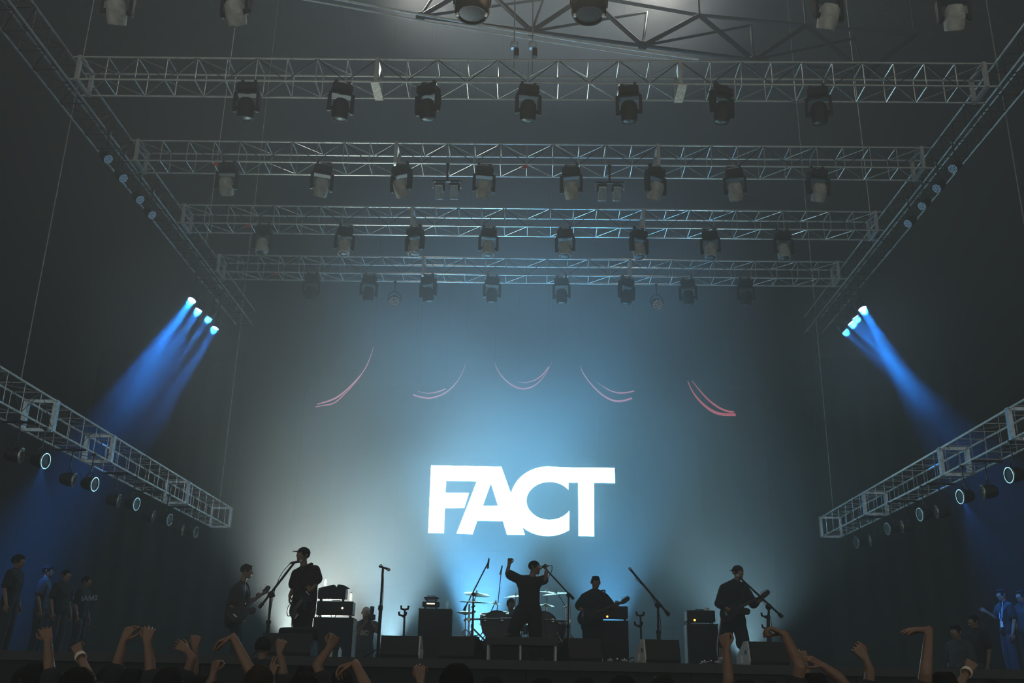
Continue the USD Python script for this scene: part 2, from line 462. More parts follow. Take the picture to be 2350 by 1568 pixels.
# video wall
YW = 29.0
wall0 = at(690, 1330, YW); wall1 = at(1720, 740, YW)
vw = thing('video_wall', 'wide black video wall at the back of the stage showing a white logo', 'video wall', loc=(0, YW, ZS))
cw = 1.0
nx, nz = 14, 8
for i in range(nx):
    for j in range(nz):
        x0 = -6.9 + i * cw; z0 = 0.35 + j * cw
        part(vw, 'panel', rbox((x0 + 0.003, 0, z0 + 0.003), (x0 + cw - 0.003, 0.1, z0 + cw - 0.003), 0.004), M['ledwall'], False)
part(vw, 'support_frame', [bx((-6.9, 0.0, 0.03), (7.1, 0.1, 0.34))] + [bx((-6.9 + k * 2.0 - 0.04, 0.105, -ZS), (-6.9 + k * 2.0 + 0.04, 0.9, -ZS + 0.08)) for k in range(8)]
     + [cyl((-6.9 + k * 2.0, 0.16, -ZS), (-6.9 + k * 2.0, 0.16, 8.3), 0.05) for k in range(8)], M['blackmetal'])


def logo(pts):
    return [tuple(at(940 + a / 4.519, 1030 + b / 4.519, YW - 0.03)[[0, 2]]) for a, b in pts]


def soft(p, r=0.012):
    return p.buffer(-r).buffer(2 * r).buffer(-r)


gF = Polygon(logo([(222, 171), (768, 183), (697, 338), (378, 333), (372, 456), (615, 460), (567, 613), (366, 616), (355, 876), (192, 874)]))
gA = Polygon(logo([(766, 183), (952, 187), (1050, 462), (1195, 893), (1010, 892), (968, 750), (700, 748), (652, 887), (487, 880), (697, 338)]),
             [logo([(843, 358), (917, 592), (758, 592)])])
th = np.linspace(0, 2 * math.pi, 97)[:-1]
outer = Polygon(logo([(1434 + 392 * math.cos(t), 545 + 361 * math.sin(t)) for t in th]))
inner = Polygon(logo([(1452 + 240 * math.cos(t), 540 + 197 * math.sin(t)) for t in th]))
clip = Polygon(logo([(900, 100), (1647, 100), (1647, 420), (1656, 640), (1656, 1000), (900, 1000)]))
gC = outer.difference(inner).intersection(clip)
gT = Polygon(logo([(1440, 184), (1600, 193), (2128, 199), (2130, 356), (1912, 354), (1914, 908), (1752, 905), (1748, 351), (1560, 351)]))
gC = gC.union(Polygon(logo([(1600, 340), (1647, 345), (1645, 405), (1600, 372)])))
gT = gT.difference(gC.buffer(0.002)); gT = max(getattr(gT, 'geoms', [gT]), key=lambda g: g.area)
gA = gA.difference(gF.buffer(0.0005)); gA = max(getattr(gA, 'geoms', [gA]), key=lambda g: g.area)
gC = gC.difference(gA.buffer(0.0005)); gC = max(getattr(gC, 'geoms', [gC]), key=lambda g: g.area)
for nm, g in (('F', gF), ('A', gA), ('C', gC), ('T', gT)):
    q = prism(g, 0.02)
    v = q.vertices.copy(); q.vertices = np.stack([v[:, 0], YW - 0.005 - v[:, 2], v[:, 1]], 1); q.invert()
    part(vw, 'letter', q, M['letters'], False, f'lit white letter {nm}', world=True)

# roof frame high above, seen dark against the lit roof
rf = thing('roof_space_frame', 'dark steel roof space frame of crossing struts high above the stage on the right', 'roof frame', loc=tuple(at(1475, 105, 20.0)))
NB = [at(965, 38, 20.0), at(1220, 72, 20.0), at(1475, 105, 20.0), at(1730, 138, 20.0), at(1985, 171, 20.0)]
NT = [at(1100, -40, 20.8), at(1345, -10, 20.8), at(1605, 35, 20.8), at(1850, 58, 20.8), at(2100, 80, 20.8)]
NR = [p + np.array([0.3, 1.2, 1.9]) for p in NB]
for a, b in zip(NB[:-1], NB[1:]):
    part(rf, 'bottom_chord', cyl(a, b, 0.045), M['pole'], world=True)
for a, b in zip(NT[:-1], NT[1:]):
    part(rf, 'top_chord', cyl(a, b, 0.045), M['pole'], world=True)
for i in range(5):
    for j in (i - 1, i):
        if 0 <= j < 5:
            part(rf, 'strut', cyl(NB[i], NT[j], 0.06), M['pole'], world=True)
    part(rf, 'strut', cyl(NB[i], NR[i], 0.035), M['pole'], world=True)
    part(rf, 'node_ball', trimesh.creation.icosphere(2, 0.12).apply_translation(NB[i]), M['pole'], True, world=True)
    if i < 4:
        part(rf, 'strut', cyl(NB[i], NR[i + 1], 0.035), M['pole'], world=True)
    part(rf, 'hanger_rod', cyl(NT[i], (NT[i][0], NT[i][1], 23.85), 0.03), M['pole'], world=True)
for (p, q, r, l) in (((842, 11), (1604, 136), 0.026, 'upper'), ((866, 29), (1560, 140), 0.018, 'lower')):
    a, b = at(*p, 17.0), at(*q, 17.0)
    pts = [at(p[0] + (q[0] - p[0]) * t, p[1] + (q[1] - p[1]) * t + 4 * math.sin(math.pi * t), 17.0) for t in np.linspace(-0.35, 1, 15)]
    solo('overhead_cable', tube(pts, r, 5), M['alubright'], f'{l} of two pale cables sloping down across the roof above the first truss', 'cable')

# ------------------------------------------------------------------ truss


def truss(name, label, L, w, h, bay, rc, rb, mtx, group=None, ends=(), chord=None):
    """Box truss along local +x from 0 to L; local y 0..w, z 0..h."""
    t = thing(name, label, 'truss', mtx, group)
    for y in (0, w):
        for z in (0, h):
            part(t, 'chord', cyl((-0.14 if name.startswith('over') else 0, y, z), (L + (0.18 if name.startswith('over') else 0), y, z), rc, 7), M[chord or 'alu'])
    web = 'blackmetal' if name.startswith('side') else 'alu'  # black on the side trusses paints in their fading into the dark
    n = int(round(L / bay))
    for i in range(n + 1):
        x = min(i * bay, L)
        for z in (0, h):
            part(t, 'rung', cyl((x, 0, z), (x, w, z), rb, 5, caps=False), M[web])
        for y in (0, w):
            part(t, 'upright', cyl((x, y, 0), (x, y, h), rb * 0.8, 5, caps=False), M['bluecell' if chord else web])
        if i < n:
            x2 = min((i + 1) * bay, L)
            a, b = (x, x2) if i % 2 else (x2, x)
            part(t, 'diagonal', cyl((a, 0, 0), (b, w, 0), rb * 0.8, 5, caps=False), M[web])
            part(t, 'diagonal', cyl((b, 0, h), (a, w, h), rb * 0.8, 5, caps=False), M[web])
            part(t, 'side_diagonal', cyl((a, 0, 0), (b, 0, h), rb * 0.7, 5, caps=False), M['blackmetal'])
    for x in ends:
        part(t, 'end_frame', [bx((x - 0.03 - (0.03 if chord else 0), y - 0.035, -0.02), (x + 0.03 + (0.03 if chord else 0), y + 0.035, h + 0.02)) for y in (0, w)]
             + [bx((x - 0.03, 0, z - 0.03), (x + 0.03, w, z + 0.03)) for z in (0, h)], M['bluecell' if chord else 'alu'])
    return t


ZT = EYE[2] + 9.75
ROWS = [11.65, 14.4, 17.17, 19.95, 22.7]
ordn = ['nearest overhead truss, just above the picture with two large wash lamps', 'overhead truss with two pale cloth wraps, first below the top of the picture',
        'second overhead truss down, carrying the pairs of blue blinder cells', 'third overhead truss down, with grey bowl-shaped lamps below it', 'lowest and farthest overhead truss, above the pink curves']
tr0 = truss('overhead_truss', ordn[0], 15.6, 0.50, 0.45, 0.52, 0.020, 0.011, xf(loc=(-7.9, ROWS[0], ZT)), 'box trusses across the stage', (0.03, 5.2, 10.4, 15.57))
for k in range(1, 5):
    clone(tr0, xf(loc=(-7.9 + [0, 0.0, -0.02, 0.0, -0.02][k], ROWS[k], ZT)), ordn[k])
sideL = truss('side_overhead_truss', 'high truss running back along the left side of the overhead rig', 15.6, 0.48, 0.45, 0.52, 0.020, 0.010,
              xf(rz(90), (-8.02, 11.0, ZT)), 'side trusses of the overhead rig')
clone(sideL, xf(rz(90), (8.34, 11.0, ZT)), 'high truss running back along the right side of the overhead rig')
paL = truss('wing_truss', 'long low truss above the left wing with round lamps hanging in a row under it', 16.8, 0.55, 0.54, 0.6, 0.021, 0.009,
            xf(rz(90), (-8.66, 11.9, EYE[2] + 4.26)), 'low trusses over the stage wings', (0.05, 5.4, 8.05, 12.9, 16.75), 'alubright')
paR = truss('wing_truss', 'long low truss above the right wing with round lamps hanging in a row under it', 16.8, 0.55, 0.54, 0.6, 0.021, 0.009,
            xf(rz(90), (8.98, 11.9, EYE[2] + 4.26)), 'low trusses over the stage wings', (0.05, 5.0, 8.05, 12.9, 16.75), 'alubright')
# suspension chains and the hoists in the middle
for i, (x, y, ln) in enumerate([(-8.02, 12.0, 'front left'), (-8.02, 22.0, 'rear left'), (8.34, 12.0, 'front right'), (8.34, 22.0, 'rear right')]):
    solo('rigging_chain', tube([(x, y, ZT + 0.46), (x, y, 23.79)], 0.012, 5), M['greycable'], f'thin grey rigging chain holding the {ln} end of a high side truss', 'chain', 'chains of the high side trusses')
for i, (x, y, ln) in enumerate([(-8.7, 16.0, 'near end of the left wing truss'), (-8.7, 27.6, 'far end of the left wing truss'),
                                (8.5, 15.5, 'near end of the right wing truss'), (8.5, 27.6, 'far end of the right wing truss')]):
    solo('rigging_chain', tube([(x, y, EYE[2] + 4.80), (x, y, 23.79)], 0.010, 5), M['greycable'], f'thin grey rigging chain rising from the {ln}', 'chain', 'chains of the wing trusses')
for i, px in enumerate((1180, 1222)):
    p = at(px, 101, 14.95)
    t = thing('chain_hoist', f'pale blue chain hoist over the first truss, {"left" if i == 0 else "right"} of the two in the middle', 'chain hoist', xf(loc=(p[0], p[1], p[2] - 0.1)), 'chain hoists over the first truss')
    part(t, 'motor', rbox((-0.07, -0.06, 0.0), (0.07, 0.06, 0.13), 0.02), M['bluecell'])
    part(t, 'chain_bag', cyl((0.04, 0.02, -0.16), (0.04, 0.02, 0.0), 0.05, 10), M['blackplastic'])
    part(t, 'upper_chain', tube([(0, 0, 0.12), (0, 0, 23.8 - p[2] + 0.1)], 0.012, 5), M['greycable'])
    part(t, 'lower_chain', tube([(0, 0, 0.0), (0, 0, ZT + 0.52 - p[2] + 0.1)], 0.012, 5), M['greycable'])
# wraps and tags on the trusses
for i, (px, nm) in enumerate(((865, 'left'), (1562, 'right'))):
    x = at(px, 212, 14.65)[0]
    solo('cloth_wrap', rbox((x - 0.075, ROWS[1] - 0.03, ZT - 0.035), (x + 0.075, ROWS[1] + 0.53, ZT - 0.016), 0.005), M['cream'],
         f'pale pinkish cloth wrap taped under the first truss on the {nm}', 'cloth wrap', 'cloth wraps on the first truss')
for i, (px, py, Y, nm) in enumerate(((494, 386, ROWS[2], 'second truss near its left end'), (1204, 388, ROWS[2], 'second truss in the middle'), (567, 533, ROWS[3], 'third truss near its left end'), (632, 630, ROWS[4], 'lowest truss near its left end'))):
    p = at(px, py, Y)
    t = thing('marker_plate', f'small red marker plate hanging under the {nm}', 'marker plate', xf(loc=(p[0], p[1], ZT - 0.10)), 'red marker plates')
    part(t, 'plate', rbox((-0.05, -0.006, 0), (0.05, 0.006, 0.075), 0.003), M['red'])
    part(t, 'hook', cyl((0, 0, 0.07), (0, 0, 0.11), 0.004, 5), M['blackmetal'])

# ------------------------------------------------------------------ stage lamps


def moving_head(name, label, mtx, group, tilt=(0, 0), bright=None, reach=0.0):
    """Hanging from its clamps at local z = 0."""
    t = thing(name, label, 'moving-head lamp', mtx, group)
    if reach:
        part(t, 'hanging_pipe', cyl((0, 0, -0.08), (0, 0, reach), 0.025, 8), M['blackmetal'])
    part(t, 'base', rbox((-0.17, -0.14, -0.24), (0.17, 0.14, -0.08), 0.025), M['blackplastic'])
    for s in (-1, 1):
        part(t, 'clamp', [bx((s * 0.11 - 0.02, -0.03, -0.09), (s * 0.11 + 0.02, 0.03, 0.0)), cyl((s * 0.11 - 0.022, 0, 0.0), (s * 0.11 + 0.022, 0, 0.0), 0.035, 10)], M['blackmetal'])
        arm = prism(Polygon([(-0.07, -0.26), (0.07, -0.26), (0.055, -0.56), (0.02, -0.60), (-0.02, -0.60), (-0.055, -0.56)]), 0.05)
        a = moved(arm, np.array([[0, 0, 1.0], [1.0, 0, 0], [0, 1.0, 0]]), (s * 0.195 - 0.025, 0, 0))
        part(t, 'yoke_arm', [a, cyl((s * 0.12, 0, -0.54), (s * 0.22, 0, -0.54), 0.04, 12)], M['greyplastic'] if bright == 'arm' else M['blackplastic'])
    part(t, 'yoke_bridge', rbox((-0.21, -0.08, -0.28), (0.21, 0.08, -0.24), 0.012), M['blackplastic'])
    R = rz(tilt[1]) @ rx(tilt[0])
    o = (0, 0, -0.54)
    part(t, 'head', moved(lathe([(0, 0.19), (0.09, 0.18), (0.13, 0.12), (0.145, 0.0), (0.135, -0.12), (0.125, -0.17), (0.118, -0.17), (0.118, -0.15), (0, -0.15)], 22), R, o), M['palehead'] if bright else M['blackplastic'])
    part(t, 'lens', moved(lathe([(0, -0.185), (0.06, -0.178), (0.10, -0.165), (0.116, -0.151), (0, -0.151)], 22), R, o), M['lens'])
    return t


ORD = ['first', 'second', 'third', 'fourth', 'fifth', 'sixth', 'seventh', 'eighth', 'ninth', 'tenth', 'eleventh', 'twelfth', 'thirteenth', 'fourteenth', 'fifteenth', 'sixteenth', 'seventeenth', 'eighteenth']
place_words = ['first', 'second', 'third', 'fourth', 'fifth', 'sixth', 'seventh', 'eighth']
mh_dark = None
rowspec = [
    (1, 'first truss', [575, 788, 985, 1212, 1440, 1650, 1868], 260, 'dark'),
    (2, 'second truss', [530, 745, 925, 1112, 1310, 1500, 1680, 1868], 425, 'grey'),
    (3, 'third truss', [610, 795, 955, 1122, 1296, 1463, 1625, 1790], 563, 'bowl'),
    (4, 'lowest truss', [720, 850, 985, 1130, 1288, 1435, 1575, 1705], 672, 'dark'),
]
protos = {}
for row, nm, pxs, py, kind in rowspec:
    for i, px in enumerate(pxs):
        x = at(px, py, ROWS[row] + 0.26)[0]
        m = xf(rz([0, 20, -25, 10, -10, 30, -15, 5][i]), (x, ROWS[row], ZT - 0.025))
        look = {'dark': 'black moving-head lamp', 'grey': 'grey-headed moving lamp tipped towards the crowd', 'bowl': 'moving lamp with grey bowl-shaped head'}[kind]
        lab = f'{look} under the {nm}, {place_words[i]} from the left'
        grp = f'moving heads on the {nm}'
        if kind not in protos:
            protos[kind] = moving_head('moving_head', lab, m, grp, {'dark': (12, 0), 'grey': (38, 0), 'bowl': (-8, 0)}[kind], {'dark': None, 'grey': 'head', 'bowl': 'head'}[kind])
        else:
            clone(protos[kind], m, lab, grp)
for i, (px, nm) in enumerate(((270, 'far left'), (542, 'left'), (1898, 'right'), (2186, 'far right'))):
    p = at(px, 38, 11.7)
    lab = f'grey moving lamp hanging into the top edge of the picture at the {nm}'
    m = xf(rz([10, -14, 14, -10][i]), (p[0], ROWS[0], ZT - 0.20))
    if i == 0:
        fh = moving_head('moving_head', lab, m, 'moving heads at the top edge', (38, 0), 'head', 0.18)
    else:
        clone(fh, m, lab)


def wash(label, mtx):
    t = thing('wash_lamp', label, 'wash lamp', mtx, 'large wash lamps at the top edge')
    part(t, 'body', lathe([(0, 0.30), (0.2, 0.30), (0.24, 0.22), (0.25, -0.05), (0.22, -0.12), (0.20, -0.12), (0.20, -0.09), (0, -0.09)], 22), M['blackplastic'])
    part(t, 'lens', lathe([(0, -0.11), (0.19, -0.095), (0.19, -0.09), (0, -0.09)], 22), M['lens'])
    for s in (-1, 1):
        part(t, 'yoke_arm', bx((s * 0.26 - 0.012, -0.04, 0.05), (s * 0.26 + 0.012, 0.04, 0.50)), M['blackmetal'])
        part(t, 'foot_light', cyl((s * 0.20, -0.05, -0.16), (s * 0.20, -0.05, -0.12), 0.022, 8), M['white'])
    part(t, 'yoke_bridge', bx((-0.28, -0.04, 0.48), (0.28, 0.04, 0.52)), M['blackmetal'])
    part(t, 'clamp', cyl((0, 0, 0.50), (0, 0, 0.64), 0.03), M['blackmetal'])
    return t


for i, px in enumerate((1085, 1350)):
    p = at(px, 26, 11.76)
    w = wash(f'big dark wash lamp cut by the top edge, {"left" if i == 0 else "right"} of the two near the middle', xf(loc=(p[0], ROWS[0] + 0.0, ZT - 0.64))) if i == 0 else clone(w, xf(loc=(p[0], ROWS[0], ZT - 0.64)), 'big dark wash lamp cut by the top edge, right of the two near the middle')

bl = None
for i, (px, side) in enumerate(((1027, 'left'), (1398, 'right'))):
    x = at(px, 428, 17.3)[0]
    m = xf(rz(0), (x, ROWS[2] + 0.0, ZT - 0.03))
    lab = f'blinder lamp with two pale blue square cells under the second truss, {side} one'
    if bl is None:
        bl = thing('blinder_lamp', lab, 'blinder lamp', m, 'two-cell blinders')
        for s in (-1, 1):
            part(bl, 'cell_housing', rbox((s * 0.145 - 0.10, -0.02, -0.56), (s * 0.145 + 0.10, 0.14, -0.40), 0.02), M['blackplastic'])
            part(bl, 'reflector', moved(rbox((-0.08, -0.15, -0.012), (0.08, 0.15, 0.012), 0.006), rx(-38), (s * 0.145, -0.02, -0.62)), M['bluecell'])
            part(bl, 'side_arm', tube([(s * 0.27, 0.03, -0.5), (s * 0.29, 0.03, -0.42), (s * 0.27, 0.03, -0.36)], 0.012, 6), M['alu'])
        part(bl, 'yoke', [bx((-0.28, 0, -0.37), (0.28, 0.05, -0.34)), bx((-0.02, 0, -0.36), (0.02, 0.04, 0.0))], M['blackmetal'])
        part(bl, 'clamp', cyl((-0.03, 0, 0), (0.03, 0, 0), 0.035, 10), M['blackmetal'])
    else:
        clone(bl, m, lab)


def par(label, mtx, direction, dots, group, r=0.14, drop=0.55, name='par_lamp', ring=True, pipe=None):
    """LED par hanging drop metres under local z = 0 and facing direction (local)."""
    t = thing(name, label, 'par lamp', mtx, group)
    R = aim(direction); o = (0, 0, -drop)
    part(t, 'can', moved(lathe([(0, 0.16), (r * 0.55, 0.15), (r * 0.8, 0.10), (r * 0.95, 0.0), (r * 0.95, -0.10), (0, -0.10)], 20), R, o), M['blackmetal'])
    if ring:
        part(t, 'lens_ring', moved(lathe([(r * 0.90, -0.12), (r * 1.02, -0.12), (r * 1.02, -0.095), (r * 0.90, -0.095), (r * 0.90, -0.12)], 24), R, o), M['ringmetal'])
    part(t, 'lens', moved(lathe([(0, -0.108), (r * 0.9, -0.104), (r * 0.9, -0.099), (0, -0.099)], 20), R, o), M['ledwall'] if dots != 'lit' else M['bluelens'])
    if dots in ('led', 'dim', 'grey'):
        d = []
        for (n, q) in ((1, 0.0), (6, 0.30), (12, 0.58), (18, 0.84)):
            for k in range(n):
                a = 2 * math.pi * k / n + q
                d.append(moved(trimesh.creation.cylinder(radius=r * 0.075, height=0.012, sections=6), R, np.array(o) + R @ np.array([math.cos(a) * q * r * 0.92, math.sin(a) * q * r * 0.92, -0.112])))
        part(t, 'led_cluster', d, {'led': M['leddots'], 'dim': M['leddim'], 'grey': M['ringmetal']}[dots], False, kind='stuff')
    side = R[:, 0]
    y0 = np.array(o)
    part(t, 'yoke', [tube([y0 + side * (r * 1.12), y0 + side * (r * 1.12) * 0.95 + np.array([0, 0, r * 0.9]), (side[0] * 0.05, side[1] * 0.05, -drop + r * 1.6), (-side[0] * 0.05, -side[1] * 0.05, -drop + r * 1.6), y0 - side * (r * 1.12) * 0.95 + np.array([0, 0, r * 0.9]), y0 - side * (r * 1.12)], 0.012, 6),
                     cyl((0, 0, -drop + r * 1.6), (0, 0, -0.02), 0.012, 6)], M['blackmetal'])
    part(t, 'clamp', cyl((0, -0.03, -0.0), (0, 0.03, -0.0), 0.04, 10), M['blackmetal'])
    if pipe:
        part(t, 'cross_pipe', cyl((pipe[0], 0, 0), (pipe[1], 0, 0), 0.022, 8), M['blackmetal'])
    return t


# ring-rimmed and dotted lamps under the two wing trusses
zw = EYE[2] + 4.26 - 0.03
ringsL, dotsL = [17.05, 19.16, 21.37, 23.5, 25.5], [16.63, 18.75, 20.98, 23.06, 25.16]
ringsR, dotsR = [17.0, 19.04, 21.1, 23.1, 25.37], [18.55, 20.76, 22.77, 25.0]
base = {}
for side, ys, kind, x in (('left', ringsL, 'ring', -8.66), ('left', dotsL, 'dots', -8.9), ('right', ringsR, 'ring', 8.43), ('right', dotsR, 'dots', 8.66)):
    for i, y in enumerate(ys):
        look = 'thin-rimmed round lamp with black face' if kind == 'ring' else 'nearly edge-on grey dotted round lamp'
        lab = f'{look} under the {side} wing truss, {place_words[i]} from near end'
        key = (side, kind)
        m = xf(loc=(x, y, zw))
        if key not in base:
            sg = 1 if side == 'left' else -1
            dr = (sg * 0.99, -0.10, -0.12) if kind == 'ring' else (sg * 0.98, 0.20, -0.10)
            base[key] = par(lab, m, dr, 'grey' if kind == 'dots' else None, f'{kind} lamps under the {side} wing truss', 0.14, 0.58, pipe=None if kind == 'ring' else ((-0.33, 0.26) if side == 'left' else (-0.25, 0.34)))
        else:
            clone(base[key], m, lab)
# dotted LED lamps on the high side trusses
for side, pts, x, sg in (('left', [(250, 360), (281, 404), (320, 453), (350, 488)], -7.96, 1), ('right', [(2186, 382), (2147, 427), (2113, 468), (2080, 508)], 7.78, -1)):
    first = None
    for i, (px, py) in enumerate(pts):
        p = atz(px, py, EYE[2] + 9.2)
        lab = f'dim blue dotted round lamp on the {side} high truss, {place_words[i]} from the front'
        m = xf(loc=(x, p[1], ZT - 0.02))
        if first is None:
            first = par(lab, m, (sg * 0.84, -0.35, -0.78), 'led', f'blue dotted lamps on the {side} high truss', 0.10, 0.53, ring=False)
        else:
            clone(first, m, lab)
for i, (px, py, nm) in enumerate(((905, 690, 'left'), (1507, 698, 'right'))):
    p = at(px, py, 23.2)
    m = xf(loc=(p[0], ROWS[4] + 0.5, ZT - 0.03))
    lab = f'dim dotted lamp hanging below the lowest truss, {nm} one'
    if i == 0:
        fd = par(lab, m, (0.1, -0.8, -0.6), 'dim', 'dim dotted lamps below the lowest truss', 0.15, ZT - 0.03 - p[2], ring=False)
    else:
        clone(fd, m, lab)
# the lit blue lamps
for i, (px, py, Y, tx, ty, tY, pw, a, r) in enumerate(BEAMS):
    o = at(px, py, Y); t_ = at(tx, ty, tY)
    left = i < 4
    x = o[0]
    top = ZT - 0.02
    lab = f'blue-lit lamp throwing a beam to the {"left" if left else "right"}, {place_words[i % 4]} from the top of its group'
    t = par(lab, xf(loc=(x, o[1], top)), t_ - o, 'lit', f'lit blue lamps on the {"left" if left else "right"}', r, top - o[2], ring=False)
    # arm from the side truss out to the lamp
    xe = -8.5 if left else 8.34
    if abs(x - xe) > 0.06:
        part(t, 'outrigger', cyl((0, 0, 0), (xe - x, 0, 0), 0.02, 6), M['blackmetal'])
# house lamps just above the frame and their rods
for i, (px, py, Y, _p) in enumerate([(950, -55, 21.5, 0), (1520, -60, 21.5, 0)]):
    p = at(px, py, Y)
    lab = f'bright white house lamp glowing above the top edge, {"left" if i == 0 else "right"} one'
    if i == 0:
        hl = thing('house_lamp', lab, 'house lamp', xf(loc=p), 'house lamps above the top edge')
        part(hl, 'reflector', lathe([(0.10, 0.42), (0.14, 0.40), (0.34, 0.16), (0.35, 0.16), (0.15, 0.43), (0.10, 0.44), (0.10, 0.42)], 22), M['alu'])
        part(hl, 'bulb', lathe([(0, 0.18), (0.05, 0.2), (0.06, 0.28), (0.04, 0.40), (0, 0.40)], 14), M['houselens'])
        part(hl, 'ballast', rbox((-0.12, -0.12, 0.44), (0.12, 0.12, 0.72), 0.02), M['blackmetal'])
        part(hl, 'rod', cyl((0, 0, 0.72), (0, 0, 23.8 - p[2]), 0.015, 6), M['blackmetal'])
    else:
        clone(hl, xf(loc=p), lab)
# floor lamps behind the backline
for i, (x, y, t_, c, pw, a) in enumerate(FLOOR_LAMPS):
    where = ['against the video wall at left', 'against the video wall behind the second monitor', 'close behind the left amp stack', 'left of the drums', 'right of the drums', 'behind the right-hand monitor'][i]
    lab = f'black floor lamp {where} shining up into the haze'
    d = unit(np.array(t_) - np.array([x, y, ZS + 0.42]))
    if i == 0 or True:
        t = thing('floor_lamp', lab, 'floor lamp', xf(loc=(x, y, ZS)), 'floor lamps behind the backline')
        R = aim(d); o = np.array([0, 0, 0.42]) - d * 0.26
        part(t, 'can', moved(lathe([(0, 0.14), (0.08, 0.13), (0.12, 0.0), (0.12, -0.10), (0.11, -0.10), (0.11, -0.02), (0, -0.02)], 18), R, o), M['blackmetal'])
        part(t, 'lens', moved(lathe([(0, -0.05), (0.10, -0.045), (0.10, -0.03), (0, -0.03)], 18), R, o), M['lens'])
        part(t, 'stand', [bx((-0.14, -0.10, 0.0), (0.14, 0.10, 0.02)), cyl((-0.13, 0, 0.01), (-0.13, 0, o[2]), 0.012), cyl((0.13, 0, 0.01), (0.13, 0, o[2]), 0.012)], M['blackmetal'])

# ------------------------------------------------------------------ pink arcs of projected light, built as glowing tubes behind the trusses
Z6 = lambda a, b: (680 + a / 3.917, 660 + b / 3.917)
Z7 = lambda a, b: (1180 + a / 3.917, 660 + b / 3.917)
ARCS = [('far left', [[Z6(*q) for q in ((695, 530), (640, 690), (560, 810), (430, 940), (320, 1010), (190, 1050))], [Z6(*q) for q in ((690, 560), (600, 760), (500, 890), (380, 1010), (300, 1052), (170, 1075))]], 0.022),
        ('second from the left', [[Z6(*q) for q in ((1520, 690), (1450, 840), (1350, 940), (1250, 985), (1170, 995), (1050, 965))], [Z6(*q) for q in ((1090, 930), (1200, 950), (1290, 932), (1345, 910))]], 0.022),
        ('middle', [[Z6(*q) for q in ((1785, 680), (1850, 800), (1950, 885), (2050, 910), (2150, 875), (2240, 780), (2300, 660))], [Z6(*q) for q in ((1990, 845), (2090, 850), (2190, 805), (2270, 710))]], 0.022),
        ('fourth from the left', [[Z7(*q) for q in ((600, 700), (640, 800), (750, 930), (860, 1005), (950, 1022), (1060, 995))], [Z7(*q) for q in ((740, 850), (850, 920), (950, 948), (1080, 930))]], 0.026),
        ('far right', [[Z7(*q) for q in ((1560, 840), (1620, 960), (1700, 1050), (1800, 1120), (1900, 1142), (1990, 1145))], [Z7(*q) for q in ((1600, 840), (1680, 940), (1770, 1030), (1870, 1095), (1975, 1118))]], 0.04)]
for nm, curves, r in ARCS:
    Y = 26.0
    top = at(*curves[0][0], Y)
    t = thing('light_rope_swag', f'faint pink glowing rope hanging in a curve, {nm} of five', 'light arc', xf(loc=top), 'pink projected arcs over the stage')  # tubes that glow in place of arcs of projected light
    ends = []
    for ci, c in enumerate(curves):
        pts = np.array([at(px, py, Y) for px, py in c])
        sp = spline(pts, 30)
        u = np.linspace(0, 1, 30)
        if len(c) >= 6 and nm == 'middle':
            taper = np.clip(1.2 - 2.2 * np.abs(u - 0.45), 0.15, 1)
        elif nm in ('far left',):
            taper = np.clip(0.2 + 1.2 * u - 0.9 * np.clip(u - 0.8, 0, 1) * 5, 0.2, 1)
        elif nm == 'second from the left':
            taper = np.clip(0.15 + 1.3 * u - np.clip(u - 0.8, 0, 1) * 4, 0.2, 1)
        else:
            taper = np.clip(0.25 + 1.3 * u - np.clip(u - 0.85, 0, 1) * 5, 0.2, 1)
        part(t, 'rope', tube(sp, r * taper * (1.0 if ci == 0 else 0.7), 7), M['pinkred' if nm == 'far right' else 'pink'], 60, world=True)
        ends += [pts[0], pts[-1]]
    for e in ends:
        part(t, 'suspension_line', tube([e, (e[0], e[1], 23.79)], 0.004, 4), M['cable'], world=True)  # thin lines added only to hold the arcs up

# ------------------------------------------------------------------ people
def head_parts(c, face, up=(0, 0, 1.0), s=1.0):
    """Skull with jaw, nose, brow, lips and ears as manifolds; face points out of the face. c is the middle of the head."""
    f = unit(face); u = np.array(up, float); u -= f * (u @ f); u = unit(u); r = np.cross(f, u)
    P = lambda a, b, d: np.array(c) + s * (f * a + r * b + u * d)
    ms = [ell(P(-0.012, 0, 0.028), (f, r, u), np.array([0.097, 0.077, 0.088]) * s),
          blob((P(0.03, 0, 0.0), 0.066 * s), (P(0.055, 0, -0.085), 0.030 * s), (P(0.0, 0.035, -0.06), 0.032 * s), (P(0.0, -0.035, -0.06), 0.032 * s)),
          blob((P(0.088, 0, 0.022), 0.010 * s), (P(0.108, 0, -0.018), 0.013 * s), (P(0.09, 0.012, -0.02), 0.009 * s), (P(0.09, -0.012, -0.02), 0.009 * s)),
          bone(P(0.082, 0.036, 0.034), P(0.082, -0.036, 0.034), 0.010 * s, 0.010 * s),
          bone(P(0.088, 0.018, -0.052), P(0.088, -0.018, -0.052), 0.008 * s, 0.008 * s)]
    for q in (-1, 1):
        ms.append(blob((P(-0.010, q * 0.078, 0.022), 0.012 * s), (P(-0.018, q * 0.086, 0.012), 0.012 * s), (P(-0.008, q * 0.078, -0.022), 0.009 * s)))
    return ms, P, (f, r, u)


